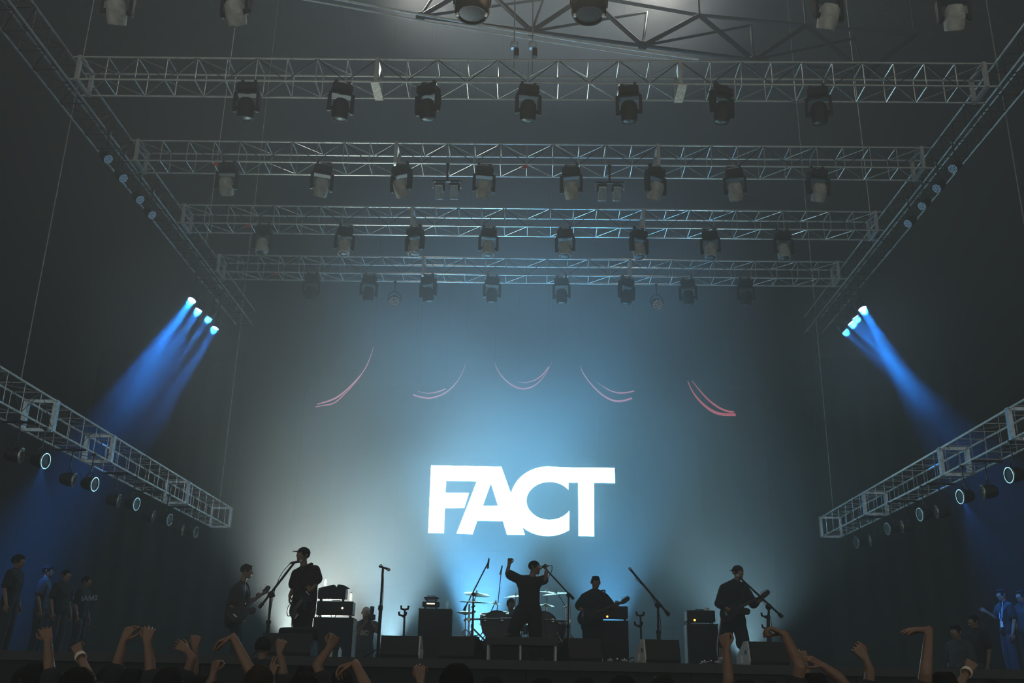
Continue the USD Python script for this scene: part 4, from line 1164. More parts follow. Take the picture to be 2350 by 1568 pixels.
def box_px(x0, x1, ytop, Y, depth, zbot=ZS, height=None):
    """Local box (lo, hi) and base point for a front face seen between x0 and x1 with its top at ytop."""
    a, b = at(x0, ytop, Y), at(x1, ytop, Y)
    return np.array([(a[0] + b[0]) / 2, Y, zbot]), (b[0] - a[0]) / 2, (a[2] + b[2]) / 2 - zbot, depth


def cabinet(label, x0, x1, ytop, Y, depth=0.36, speakers=4, rot=0, pale=None):
    p, hw, h, d = box_px(x0, x1, ytop, Y, depth)
    t = thing('speaker_cabinet', label, 'speaker cabinet', xf(rz(rot), p))
    part(t, 'body', rbox((-hw, 0.02, 0.03), (hw, d, h), 0.012), M['tolex'], False)
    part(t, 'grille', rbox((-hw + 0.03, 0.0, 0.06), (hw - 0.03, 0.02, h - 0.03), 0.004), M['grille'], False)
    for i in range(speakers):
        cx = (i % 2 - 0.5) * hw * 0.92; cz = 0.05 + h * (0.26 + 0.48 * (i // 2) * (2.0 / max(2, speakers / 2)))
        r = min(hw * 0.40, h * 0.2)
        part(t, 'speaker_ring', moved(lathe([(r * 0.92, 0), (r, 0), (r, 0.006), (r * 0.92, 0.006), (r * 0.92, 0)], 20), rx(90), (cx, -0.001, cz)), M['blackplastic'])
    for sx in (-1, 1):
        for sz in (0.03, h):
            part(t, 'corner', rbox((sx * hw - 0.022 * sx, 0.0, sz - 0.02), (sx * hw + 0.003 * sx, 0.04, sz + 0.003), 0.004), M['blackmetal'])
        part(t, 'foot', cyl((sx * (hw - 0.06), 0.08, 0), (sx * (hw - 0.06), 0.08, 0.03), 0.02, 8), M['blackmetal'])
        part(t, 'side_handle', rbox((sx * hw, d * 0.35, h * 0.55), (sx * (hw + 0.006), d * 0.7, h * 0.68), 0.002), M['blackplastic'])
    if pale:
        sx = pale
        part(t, 'side_panel', rbox((sx * hw, 0.03, 0.05), (sx * (hw + 0.008), d - 0.01, h - 0.02), 0.003), M['tolexlit'], False, 'pale light-catching side panel')  # sheet coloured pale for the light falling on this side
    t.top = p[2] + h; t.hw = hw; t.p = p; t.d = d
    return t


def amp_head(label, x0, x1, ytop, Y, zbot, depth=0.24, lamp=None, side=None, strips=2):
    p, hw, h, d = box_px(x0, x1, ytop, Y, depth, zbot)
    t = thing('amplifier_head', label, 'amplifier', xf(loc=p))
    part(t, 'body', rbox((-hw, 0.015, 0.036), (hw, d, h), 0.010), M['tolex'], False)
    part(t, 'control_panel', rbox((-hw + 0.025, 0.0, 0.045), (hw - 0.025, 0.016, h * 0.46), 0.004), M['blackplastic'], False)
    part(t, 'front_cloth', rbox((-hw + 0.025, 0.004, h * 0.49), (hw - 0.025, 0.016, h - 0.02), 0.004), M['grille'], False)
    for k in range(6):
        xx = -hw * 0.7 + k * hw * 0.22
        part(t, 'knob', cyl((xx, 0.0, h * 0.22), (xx, -0.018, h * 0.22), 0.013, 10), M['blackplastic'])
    if lamp:
        part(t, 'pilot_lamp', trimesh.creation.icosphere(2, 0.019).apply_translation((lamp * hw, -0.012, h * 0.25)), M['orange'], True, 'glowing orange pilot lamp')
    part(t, 'handle', tube([(-0.08, d / 2, h), (-0.07, d / 2, h + 0.02), (0.07, d / 2, h + 0.02), (0.08, d / 2, h)], 0.008, 6), M['blackplastic'])
    for sx in (-1, 1):
        part(t, 'foot', cyl((sx * (hw - 0.05), 0.06, 0), (sx * (hw - 0.05), 0.06, 0.037), 0.014, 8), M['blackmetal'])
        part(t, 'foot', cyl((sx * (hw - 0.05), d - 0.05, 0), (sx * (hw - 0.05), d - 0.05, 0.037), 0.014, 8), M['blackmetal'])
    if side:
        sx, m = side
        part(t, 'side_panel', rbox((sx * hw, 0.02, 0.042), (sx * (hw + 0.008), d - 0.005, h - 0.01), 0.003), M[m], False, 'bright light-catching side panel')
    t.top = p[2] + h; t.p = p; t.hw = hw; t.d = d
    return t


def bottle(label, px_, pyb, Y, zb, h=0.20, r=0.033):
    p = at(px_, pyb, Y)
    t = thing('water_bottle', label, 'bottle', xf(loc=(p[0], Y, zb)))
    part(t, 'bottle_body', lathe([(0, 0), (r * 0.9, 0), (r, 0.012), (r, h * 0.30), (r * 0.93, h * 0.34), (r, h * 0.38), (r, h * 0.68), (r * 0.7, h * 0.82), (r * 0.38, h * 0.90), (r * 0.38, h * 0.93), (0, h * 0.93)], 18), M['bottle'], 50)
    part(t, 'bottle_cap', cyl((0, 0, h * 0.92), (0, 0, h), r * 0.45, 12), M['bottlecap'])


c = cabinet('big black bass cabinet at the bottom of the amp stack left of the kneeling person', 719, 811, 1417, 18.5, 0.42, 6, pale=1)
a1 = amp_head('wider black amp head in the left stack, resting on the bass cabinet', 727, 810, 1380, 18.52, c.top + 0.002, 0.26, None, (1, 'tolexlit'))
part(a1, 'pilot_lamp', trimesh.creation.icosphere(2, 0.02).apply_translation((a1.hw * 0.45, -0.02, 0.16)), M['warm'], True, 'small white pilot lamp')
a2 = amp_head('topmost black amp head with a reddish wooden side in the left stack', 730, 793, 1350, 18.54, a1.top + 0.002, 0.24, None, (1, 'woodside'))
sm = prism(Polygon([(-0.26, 0), (-0.2, 0.012), (-0.02, 0.055), (0.0, 0.012), (0.04, 0.012), (0.06, 0.06), (0.16, 0.05), (0.24, 0.012), (0.24, 0)]).buffer(0.004), 0.2)
solo('folded_cloth', moved(sm, rx(90), (a2.p[0] + 0.05, a2.p[1] + 0.21, a2.top + 0.005)), M['blackcloth'], 'dark crumpled cloth lying on the topmost amp head of the left stack', 'cloth')
bottle('pale lit water bottle on the topmost amp head of the left stack', 746, 1348, 18.66, a2.top + 0.001, 0.19)
bottle('pale lit water bottle on the wider amp head beside the top one', 804.5, 1380, 18.7, a1.top + 0.001, 0.18)
c = cabinet('black guitar cabinet standing alone between the second and third monitors', 961, 1036, 1397, 18.5, 0.36, 4)
a3 = amp_head('small amp head with a pale name plate on the lone middle cabinet', 969, 1007, 1381, 18.55, c.top + 0.002, 0.22)
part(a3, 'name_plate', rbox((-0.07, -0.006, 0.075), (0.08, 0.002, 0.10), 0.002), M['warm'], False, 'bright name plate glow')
a3b = amp_head('slim amp unit on top of the small head on the lone middle cabinet', 972, 1006, 1370, 18.57, a3.top + 0.024, 0.2)
bottle('pale lit water bottle on the lone middle cabinet', 1026, 1397, 18.6, c.top + 0.001, 0.17)
c = cabinet('black guitar cabinet behind the player right of the drums', 1344, 1442, 1424, 18.75, 0.36, 4)
a4 = amp_head('black amp head with an orange pilot lamp, right of the drums', 1375, 1441, 1391, 18.77, c.top + 0.002, 0.24, -0.45)
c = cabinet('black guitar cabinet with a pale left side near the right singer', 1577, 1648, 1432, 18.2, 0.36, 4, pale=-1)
a5 = amp_head('black amp head with an orange pilot lamp and pale left side, near the right singer', 1577, 1641, 1401, 18.22, c.top + 0.002, 0.30, -0.5, (-1, 'tolexlit'))
part(a5, 'mug', lathe([(0, 0), (0.04, 0), (0.042, 0.05), (0.036, 0.05), (0.034, 0.01), (0, 0.01)], 14).apply_translation((0.12, 0.1, a5.top - a5.p[2])), M['white'])

# ------------------------------------------------------------------ floor monitors and the riser


def wedge(label, x0, x1, ytop, Y, rot=0, pale=None):
    a, b = at(x0, ytop, Y), at(x1, ytop, Y)
    w = (b[0] - a[0]) / max(0.6, math.cos(math.radians(rot))); h = (a[2] + b[2]) / 2 - ZS
    if abs(rot) > 8:
        w -= 0.45 * math.sin(math.radians(abs(rot)))
    t = thing('floor_monitor', label, 'floor monitor', xf(rz(rot), ((a[0] + b[0]) / 2, Y, ZS)), 'floor monitors along the stage front')
    prof = Polygon([(0.03, 0.0), (0.0, 0.06), (0.06, h), (0.20, h), (0.54, 0.13), (0.54, 0.0)]).buffer(-0.01).buffer(0.01)
    R = np.array([[0, 0, 1.0], [1.0, 0, 0], [0, 1.0, 0]])
    part(t, 'cabinet', moved(prism(prof, w - 0.04), R, (-w / 2 + 0.02, 0, 0)), M['wedge'], 25)
    for s in (-1, 1):
        x = -w / 2 if s < 0 else w / 2 - 0.02
        m = M['tolexlit'] if pale == s else M['wedge']  # pale colour paints in the light on this side plate
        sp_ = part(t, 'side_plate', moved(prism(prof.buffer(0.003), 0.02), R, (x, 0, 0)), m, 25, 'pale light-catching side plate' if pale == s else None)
        part(sp_, 'hand_hole', moved(trimesh.creation.cylinder(radius=0.035, height=0.026, sections=16), ry(90), (x + 0.01, 0.14, h * 0.55)), M['blackplastic'])
        part(sp_, 'corner_disc', moved(trimesh.creation.cylinder(radius=0.055, height=0.026, sections=18), ry(90), (x + 0.01, 0.30, h * 0.28)), M['white' if pale == s else 'blackplastic'])
    n = np.array([0, 0.34, 0]); sl = math.atan2(h - 0.13, 0.34)
    g = rbox((-w / 2 + 0.05, -0.20, -0.004), (w / 2 - 0.05, 0.20, 0.006), 0.003)
    part(t, 'grille', moved(g, rx(-math.degrees(sl)), (0, 0.37, (h + 0.13) / 2)), M['grille'], False)
    part(t, 'rear_plate', moved(rbox((-0.12, -0.003, -0.05), (0.12, 0.003, 0.05), 0.002), rx(-8), (0, 0.024, h * 0.35)), M['blackmetal'], False)
    return t


wedge('leftmost floor monitor, at the feet of the capped singer, with a dark bag on it', 602, 716, 1453, 14.6, 0)
wedge('floor monitor second from the left, right of the straight microphone stand', 874, 965, 1459, 14.7, 0, 1)
wedge('floor monitor third from the left, turned so its right end slopes, left of the riser', 998, 1098, 1460, 14.7, -16)
wedge('floor monitor right of the riser, turned so its left end slopes', 1296, 1392, 1465, 14.7, 16)
wedge('floor monitor with two white discs on its left side, left of the pale-sided cabinet', 1472, 1568, 1468, 14.8, 10, -1)
wedge('rightmost floor monitor with a bright pale left side, at the feet of the right singer', 1716, 1812, 1473, 14.8, 8, -1)
bg = at(690, 1446, 14.75)
solo('cloth_bag', smoothed(blob((bg + [-0.28, 0, 0.02], 0.04), (bg + [0.2, 0, 0.03], 0.05), (bg + [0.22, 0.05, -0.06], 0.05), (bg + [-0.3, 0.04, -0.03], 0.03)), 0.03, 4).apply_translation((0, 0.02, -0.03)), M['blackcloth'], 'dark soft bag lying on the leftmost floor monitor', 'bag')

a, b = at(1114, 1463, 14.6), at(1282, 1463, 14.6)
rs = thing('singer_riser', 'black low platform on thin legs at the stage front before the fist-raising singer', 'platform', xf(loc=((a[0] + b[0]) / 2, 14.6, ZS)))
hw = (b[0] - a[0]) / 2; hz = (a[2] + b[2]) / 2 - ZS
for k in range(5):
    part(rs, 'top_board', rbox((-hw, 0.12 * k + 0.002, hz - 0.025), (hw, 0.12 * k + 0.118, hz), 0.003), M['deck'], False)
part(rs, 'front_rail', rbox((-hw, -0.015, hz - 0.11), (hw, 0.002, hz - 0.002), 0.004), M['blackmetal'], False)
part(rs, 'rear_rail', rbox((-hw, 0.60, hz - 0.11), (hw, 0.617, hz - 0.002), 0.004), M['blackmetal'], False)
for x in (-hw + 0.04, -0.02, hw - 0.04):
    for y in (0.03, 0.57):
        part(rs, 'leg', cyl((x, y, 0), (x, y, hz - 0.025), 0.018, 8), M['alu'])

# ------------------------------------------------------------------ stands


def tripod(t, base, r=0.30, h=0.16):
    for k in range(3):
        a = 2 * math.pi * k / 3 + 0.5
        part(t, 'tripod_leg', cyl((0, 0, h), (r * math.cos(a), r * math.sin(a), 0.012), 0.010, 6), M['blackmetal'])
    part(t, 'leg_collar', cyl((0, 0, h - 0.03), (0, 0, h + 0.03), 0.022, 10), M['blackplastic'])


def microphone(tip, d, label, r=0.026):
    """A microphone lying on its clip; tip is the head, d points from the head down the body."""
    d = unit(d); tip = np.array(tip)
    t = thing('microphone', label, 'microphone', xf(loc=tip))
    part(t, 'mic_head', ell((0, 0, 0), (unit(np.cross(d, [0.1, 0.2, 1])), unit(np.cross(d, np.cross(d, [0.1, 0.2, 1]))), d), (r, r, r * 1.15), 16), M['greyplastic'], 60)
    part(t, 'mic_body', cyl(d * 0.02, d * 0.17, 0.020, 12, 0.012), M['blackmetal'])
    return t


def mic_stand(label, Y, pole, boom=None, miclabel=None, r=0.012, foot_py=None, cable=True, clips=(), micdir=None, round_base=False):
    """pole: ((x, y) low pixel, (x, y) top pixel); boom: ((x, y) tail, (x, y) tip[, tip depth])."""
    top = at(*pole[1], Y); lo = at(*pole[0], Y)
    k = (ZS - lo[2]) / (top[2] - lo[2]); foot = lo + (top - lo) * k
    t = thing('microphone_stand', label, 'microphone stand', xf(loc=foot), 'microphone stands')
    L = lambda p: np.array(p) - foot
    part(t, 'pole', [cyl((0, 0, 0.02), L(foot + (top - foot) * 0.55), r * 1.35), cyl(L(foot + (top - foot) * 0.5), L(top), r * 0.9)], M['blackmetal'])
    part(t, 'pole_collar', cyl(L(foot + (top - foot) * 0.53), L(foot + (top - foot) * 0.58), r * 1.9, 10), M['blackplastic'])
    if round_base:
        part(t, 'base', lathe([(0, 0), (0.15, 0), (0.15, 0.012), (0.03, 0.028), (0, 0.028)], 24), M['blackmetal'])
    else:
        tripod(t, foot)
    tip = top
    if boom:
        ta = at(*boom[0][:2], Y + (boom[0][2] if len(boom[0]) > 2 else 0)); tip = at(*boom[1][:2], Y + (boom[1][2] if len(boom[1]) > 2 else 0))
        j = ta + (tip - ta) * (np.linalg.norm(top - ta) / np.linalg.norm(tip - ta))
        bm = part(t, 'boom', cyl(L(ta), L(tip), r * 0.85), M['blackmetal'])
        part(bm, 'counterweight', cyl(L(ta), L(ta + (tip - ta) * 0.10), r * 1.5, 10), M['blackplastic'])
        part(t, 'swivel', [trimesh.creation.icosphere(2, r * 2.6).apply_translation(L(top)), cyl(L(top), L(top) + np.array([0.06, -0.02, -0.02]), r * 0.8)], M['blackplastic'])
    if miclabel:
        d = (ta - tip) if boom else np.array([-0.2, -0.1, -1.0])
        d = d if micdir is None else np.array(micdir)
        mp = tip - unit(d) * 0.10
        part(t, 'mic_clip', cyl(L(tip - unit(d) * 0.015), L(tip + unit(d) * 0.05), 0.017, 10), M['blackplastic'])
        microphone(mp, d, miclabel)
        if cable:
            q = [mp + unit(d) * 0.17] + [tip + (top - tip) * f + np.array([-0.03 - 0.02 * math.sin(6 * f), -0.02, 0.03 * math.sin(math.pi * f)]) for f in (0.3, 0.7)] + [foot + (top - foot) * f + np.array([0.025, -0.02, 0]) for f in (0.8, 0.4, 0.05)]
            solo('microphone_cable', tube(spline(q, 26), 0.005, 5), M['cable'], 'black cable running down from the ' + miclabel, 'cable')
    for (cx, cy) in clips:
        p = at(cx, cy, Y)
        q = L(p)
        part(t, 'holder_fork', [tube([q + np.array([-0.11, 0, 0.06]), q + np.array([-0.10, 0, 0.0]), q + np.array([0.0, 0, -0.03]), q + np.array([0.10, 0, 0.0]), q + np.array([0.11, 0, 0.06])], 0.022, 7), cyl(q + np.array([0, 0, -0.03]), (0, 0, q[2] - 0.06), 0.014, 6)], M['blackplastic'])
    return t


mic_stand('black stand with a long boom rising to the capped singer at the left', 15.1, ((614, 1452), (622, 1365)), ((595, 1396), (676, 1291)), 'microphone at the mouth of the capped singer', 0.020, micdir=(-0.9, 0.2, -0.15))
mic_stand('straight black microphone stand beside the kneeling person', 15.4, ((867, 1499), (879, 1303)), None, 'microphone tilted on top of the straight stand', 0.019, micdir=(-0.35, 0.1, 0.12))
mic_stand('boom stand reaching up to the right of the fist-raising singer', 17.4, ((1303.6, 1469), (1305, 1366)), ((1316, 1375, -0.05), (1256, 1310, 0.15)), None, 0.016)
mic_stand('boom stand with an empty microphone, standing alone right of the second guitarist', 16.3, ((1511, 1466), (1510, 1389)), ((1536, 1413), (1455, 1317)), 'microphone on the lone boom stand right of centre', 0.020)
mic_stand('boom stand angled to the face of the right singer', 16.55, ((1765, 1441), (1764, 1393)), ((1796, 1417), (1704, 1332)), 'microphone at the mouth of the right singer', 0.020, clips=())
mic_stand('tall boom stand over the left cymbals of the drum kit', 19.2, ((1083, 1465), (1086, 1364)), ((1064, 1402), (1121, 1290)), 'slim microphone over the left cymbals', 0.014, micdir=(0.03, 0, 0.3), cable=False)
mic_stand('thin stand with a slim microphone behind the left drums', 21.2, ((1139.5, 1413), (1151, 1306)), None, 'slim microphone on the thin stand behind the left drums', 0.009, micdir=(0.08, 0, 0.4), cable=False)
for (lab, Y, pole, clips) in (('forked black instrument holder on a thin stand, left of the lone cabinet', 16.8, ((926.5, 1458), (929, 1403)), ((929, 1397), (924, 1411))),
                              ('forked black instrument holder on a thin stand, left of the fifth monitor', 16.8, ((1472, 1483), (1470, 1416)), ((1469, 1411), (1465, 1434))),
                              ('forked black instrument holder behind the boom of the right singer', 17.8, ((1762, 1470), (1761, 1412)), ((1755, 1413), (1757, 1440)))):
    top = at(*pole[1], Y); lo = at(*pole[0], Y); foot = lo + (top - lo) * ((ZS - lo[2]) / (top[2] - lo[2]))
    t = thing('instrument_holder', lab, 'instrument stand', xf(loc=foot), 'forked instrument holders')
    part(t, 'pole', cyl((0, 0, 0.02), top - foot, 0.016), M['blackmetal'])
    tripod(t, foot, 0.26)
    for (cx, cy) in clips:
        q = at(cx, cy, Y) - foot
        part(t, 'holder_fork', [tube([q + np.array([-0.06, -0.02, 0.045]), q + np.array([-0.055, -0.02, -0.005]), q + np.array([0.0, 0, -0.02]), q + np.array([0.055, -0.02, -0.005]), q + np.array([0.06, -0.02, 0.045])], 0.018, 7),
                                cyl(q + np.array([0, 0, -0.03]), ((top - foot) * ((q[2] - 0.05) / (top - foot)[2])), 0.015, 6)], M['blackplastic'])

# the fist-raising singer's own microphone and cable
mp = at(1241, 1302.5, 16.72)
hand = vocal.J['wrL']
microphone(mp, np.array(at(1258, 1299, 16.82)) - mp, 'microphone in the hand of the fist-raising singer')
q = [at(1260, 1299, 16.8), at(1267, 1302, 16.75), at(1264, 1316, 16.7), at(1254, 1332, 16.6), at(1240, 1346, 16.6), at(1232, 1360, 16.7), at(1247, 1420, 16.8), at(1252, 1500, 16.8)]
solo('microphone_cable', tube(spline(q, 40), 0.006, 5), M['cable'], 'looping black cable of the fist-raising singer\'s microphone', 'cable')
# cable loop at the capped singer's guitar
q = [at(672, 1380, 15.0), at(662, 1392, 14.98), at(658.5, 1404, 14.98), at(661, 1414, 14.98), at(667, 1412, 15.0), at(670, 1420, 15.05), at(667, 1470, 15.1), at(668, 1510, 15.2)]
solo('guitar_cable', tube(spline(q, 40), 0.006, 5), M['cable'], 'thin black cable looping from the capped singer\'s guitar to the floor', 'cable')
q = [at(1655, 1420, 17.1), at(1650, 1450, 17.0), at(1646, 1480, 16.9), at(1647, 1505, 16.9), at(1652, 1521, 17.0)]
q[-1][2] = ZS + 0.01
solo('guitar_cable', tube(spline(q, 30), 0.010, 5), M['greycable'], 'pale cable hanging from the right singer\'s guitar beside the pale-sided cabinet', 'cable')
q = [at(1439, 1520, 16.5), at(1446, 1512, 16.5), at(1455, 1510, 16.5), at(1461, 1518, 16.5), at(1462, 1524, 16.5)]
solo('floor_cable', tube(spline(q, 20), 0.010, 5), M['cable'], 'black cable arching up from the deck left of the fifth monitor', 'cable')

# ------------------------------------------------------------------ drum kit on its riser
YD = 19.3
ra, rb_ = at(1060, 1484, 18.9), at(1325, 1484, 18.9)
dr = thing('drum_riser', 'low black platform under the drum kit', 'platform', xf(loc=((ra[0] + rb_[0]) / 2, 18.85, ZS)))
hr = 0.45
for k in range(2):
    for j in range(2):
        x0 = -1.25 + 1.25 * k
        part(dr, 'deck_panel', rbox((x0 + 0.003, 1.2 * j + 0.003, hr - 0.06), (x0 + 1.247, 1.2 * j + 1.197, hr), 0.004), M['deck'], False)
        for (u, v) in ((0.06, 0.06), (1.19, 0.06), (0.06, 1.14), (1.19, 1.14)):
            part(dr, 'leg', cyl((x0 + u, 1.2 * j + v, 0), (x0 + u, 1.2 * j + v, hr - 0.06), 0.022, 8), M['alu'])
part(dr, 'front_cloth', bx((-1.25, -0.02, 0.01), (1.25, -0.008, hr - 0.01)), M['drape'], False)
ZD = ZS + hr


def drum(name, label, c, r, depth, axis, cat='drum', legs=0, head='drumhead', zfloor=ZD, hoop='chrome'):
    """A drum with both heads, hoops and lugs; c is the middle of the head that is seen first, axis points into the shell."""
    R = aim(axis)
    R = np.stack([R[:, 0], R[:, 1], R[:, 2]], 1)
    t = thing(name, label, cat, xf(loc=c))
    part(t, 'shell', moved(lathe([(r * 0.97, 0), (r, -0.005), (r, -depth), (r * 0.97, -depth - 0.001), (r * 0.95, -depth), (r * 0.95, 0), (r * 0.97, 0)], 32), R), M['drumshell'], 50)
    for z in (0.0, -depth):
        part(t, 'drum_head', moved(trimesh.creation.cylinder(radius=r * 0.98, height=0.006, sections=32), R, R @ np.array([0, 0, z])), M[head], 30)
        part(t, 'hoop', moved(lathe([(r * 0.97, -0.02), (r * 1.035, -0.02), (r * 1.035, 0.02), (r * 0.97, 0.02), (r * 0.97, -0.02)], 32), R, R @ np.array([0, 0, z])), M[hoop], 30)
    for k in range(8):
        a = 2 * math.pi * (k + 0.5) / 8
        part(t, 'lug', moved(cyl((r * 1.03 * math.cos(a), r * 1.03 * math.sin(a), 0.0), (r * 1.03 * math.cos(a), r * 1.03 * math.sin(a), -min(depth, 0.12)), 0.010, 6), R), M['chrome'])
    for k in range(legs):
        a = 2 * math.pi * k / legs + 0.5
        o = np.array([r * 1.04 * math.cos(a), r * 1.04 * math.sin(a)])
        part(t, 'leg', cyl((o[0], o[1], -depth * 0.3), (o[0] * 1.05, o[1] * 1.05, zfloor - c[2] + 0.005), 0.009, 6), M['chrome'])
    return t


for (px_, lab) in ((1139, 'left'), (1247, 'right')):
    cc = at(px_, 1449, YD); cc[2] = ZD + 0.29
    t = drum('bass_drum', f'dark bass drum facing the crowd, {lab} one of the pair', cc, 0.275, 0.42, (0, 1.0, 0), 'bass drum', hoop='blackmetal')
    for s in (-1, 1):
        part(t, 'spur', cyl((s * 0.24, 0.10, -0.08), (s * 0.36, -0.02, -0.285), 0.010, 6), M['chrome'])
for (px_, py_, r, dp, lab) in ((1120, 1412, 0.15, 0.17, 'small rack drum above the left bass drum'), (1148, 1409, 0.16, 0.18, 'rack drum beside the drummer, left'), (1232, 1410, 0.16, 0.2, 'rack drum above the right bass drum')):
    cc = at(px_, py_, YD + 0.42)
    t = drum('rack_drum', lab, cc, r, dp, unit([0, 0.25, -1.0]), 'drum', 0, 'drumskin')
    part(t, 'mount_arm', [cyl((0, 0.10, -dp), (0.0, 0.12, ZD + 0.56 - cc[2]), 0.012, 6)], M['chrome'])
cc = at(1278, 1432, YD + 0.5); drum('floor_drum', 'floor drum on three chrome legs at the right of the kit', cc, 0.20, 0.36, (0, 0, -1.0), 'drum', 3, 'drumskin')
cc = at(1197, 1436, YD + 0.75); drum('snare_drum', 'shallow snare drum between the bass drums', cc, 0.175, 0.14, (0, 0, -1.0), 'drum', 3, 'drumskin')


def cymbal(label, px_, py_, Y, r, tilt=(0, 0), hats=False, boomto=None):
    c = at(px_, py_, Y)
    foot = np.array([c[0] if boomto is None else boomto, Y + 0.12, ZD])
    t = thing('cymbal_stand', label, 'cymbal', xf(loc=foot), 'cymbals of the drum kit')
    L = c - foot
    R = rx(tilt[0]) @ ry(tilt[1])
    prof = [(0.006, 0.018), (0.03, 0.016), (0.045, 0.004), (r * 0.6, -0.008), (r, -0.022), (r, -0.0245), (r * 0.6, -0.011), (0.045, 0.0), (0.03, 0.012), (0.006, 0.014), (0.006, 0.018)]
    part(t, 'cymbal', moved(lathe(prof, 40), R, L), M['bronze'], 50)
    if hats:
        part(t, 'cymbal', moved(lathe([(a, -b - 0.055) for a, b in prof][::-1], 40), R, L), M['bronze'], 50)
    kx = np.array([0, 0, L[2] * 0.72])
    part(t, 'stand_tube', [cyl((0, 0, 0.1), kx, 0.014), cyl(kx, L + np.array([0, 0, 0.05]), 0.009)], M['chrome'])
    part(t, 'wing_nut', blob((L + np.array([0, 0, 0.035]), 0.012), (L + np.array([0, 0, 0.05]), 0.010)), M['chrome'])
    part(t, 'tilter', blob((kx + np.array([-0.02, 0, 0]), 0.022), (kx + np.array([0.02, 0, 0.02]), 0.022)), M['chrome'])
    for k in range(3):
        a = 2 * math.pi * k / 3 + 0.3
        part(t, 'tripod_leg', cyl((0, 0, 0.24), (0.26 * math.cos(a), 0.26 * math.sin(a), 0.012), 0.009, 6), M['chrome'])
        part(t, 'brace', cyl((0, 0, 0.10), (0.13 * math.cos(a), 0.13 * math.sin(a), 0.125), 0.006, 5), M['chrome'])


cymbal('crash cymbal at the upper left of the kit, tilted and catching the light', 1094, 1362, YD + 0.05, 0.25, (14, 5), boomto=at(1086, 1362, YD)[0])
cymbal('thin edge-on cymbal below the upper left crash', 1087, 1380, YD - 0.15, 0.27, (2, 2))
cymbal('small cymbal left of the drummer, tipped to the right', 1138, 1384, YD + 0.2, 0.14, (6, 12), boomto=at(1124, 1384, YD)[0])
cymbal('dark ride cymbal half hidden behind the singer in the middle', 1183, 1367, YD + 0.5, 0.24, (6, -6))
cymbal('large crash cymbal at the upper right of the kit', 1276, 1361, YD + 0.1, 0.26, (7, -6), boomto=at(1300, 1361, YD)[0])
cymbal('small bright cymbal just right of the singer\'s waist', 1253, 1388, YD + 0.4, 0.16, (12, 3))
cymbal('flat cymbal behind the upper right crash', 1256, 1358, YD + 0.6, 0.22, (4, 4))
cymbal('pair of hi-hat cymbals at the left edge of the drum kit', 1068, 1403, YD + 0.2, 0.17, (0, 0), True)
t = thing('drum_rack', 'chrome rack bar curving across the front of the kit with clamps', 'drum rack', xf(loc=(at(1190, 1425, YD)[0], YD - 0.1, ZD)))
xl, xr = at(1076, 1425, YD)[0] - at(1190, 1425, YD)[0], at(1307, 1425, YD)[0] - at(1190, 1425, YD)[0]
hb = at(1190, 1424, YD)[2] - ZD
for x in (xl, xr):
    part(t, 'upright', cyl((x, 0.1, 0.0), (x, 0.1, hb + 0.28), 0.019, 10), M['chrome'])
    part(t, 'foot', [cyl((x, -0.2, 0.015), (x, 0.4, 0.015), 0.014, 8)], M['chrome'])
part(t, 'cross_bar', tube([(xl, 0.1, hb), (xl * 0.5, -0.16, hb), (0, -0.2, hb + 0.02), (xr * 0.5, -0.16, hb), (xr, 0.1, hb)], 0.017, 8), M['chrome'])
for k, x in enumerate(np.linspace(xl, xr, 7)):
    part(t, 'clamp', rbox((x - 0.03, -0.02 - 0.2 * (1 - (x / xl) ** 2 if x < 0 else 1 - (x / xr) ** 2) + 0.06, hb - 0.035), (x + 0.03, 0.10 - 0.2 * (1 - (x / xl) ** 2 if x < 0 else 1 - (x / xr) ** 2) + 0.06, hb + 0.035), 0.008), M['chrome'])
tb = at(1294, 1426, YD + 0.2)
t = thing('cowbell', 'small red percussion block at the right of the drum kit', 'percussion block', xf(loc=tb))
part(t, 'block', rbox((-0.06, -0.03, -0.02), (0.06, 0.03, 0.02), 0.006), M['red'])
part(t, 'post', cyl((0, 0, ZD - tb[2]), (0, 0, -0.02), 0.008, 6), M['chrome'])

# ------------------------------------------------------------------ small things on the deck
for i, (x0, x1, py_, Y, lab) in enumerate(((1392, 1426, 1524, 15.6, 'pedal board with pale strips on the deck below the player right of the drums'), (1602, 1632, 1527, 15.6, 'small pedal board on the deck below the pale-sided cabinet'))):
    a, b = at(x0, py_, Y), at(x1, py_, Y)
    t = thing('pedal_board', lab, 'pedal board', xf(loc=((a[0] + b[0]) / 2, 14.95, ZS)))
    w = (b[0] - a[0]) / 2 + 0.05
    part(t, 'board', rbox((-w, 0, 0), (w, 0.22, 0.03), 0.006), M['blackmetal'], False)
    for k in range(3):
        x = -w * 0.66 + k * w * 0.66
        pd = part(t, 'pedal', rbox((x - w * 0.25, 0.04, 0.03), (x + w * 0.25, 0.17, 0.06), 0.008), M['greyplastic' if k != 1 else 'blackplastic'], False)
        part(pd, 'switch', cyl((x, 0.07, 0.06), (x, 0.07, 0.075), 0.010, 8), M['chrome'])
bottle('pale bottle standing on the stage edge below the left amp stack', 756, 1524, 14.45, ZS + 0.001, 0.17, 0.032)
bottle('pale bottle standing on the deck left of the second monitor', 780, 1500, 15.0, ZS + 0.001, 0.15, 0.026)

# ------------------------------------------------------------------ the crowd


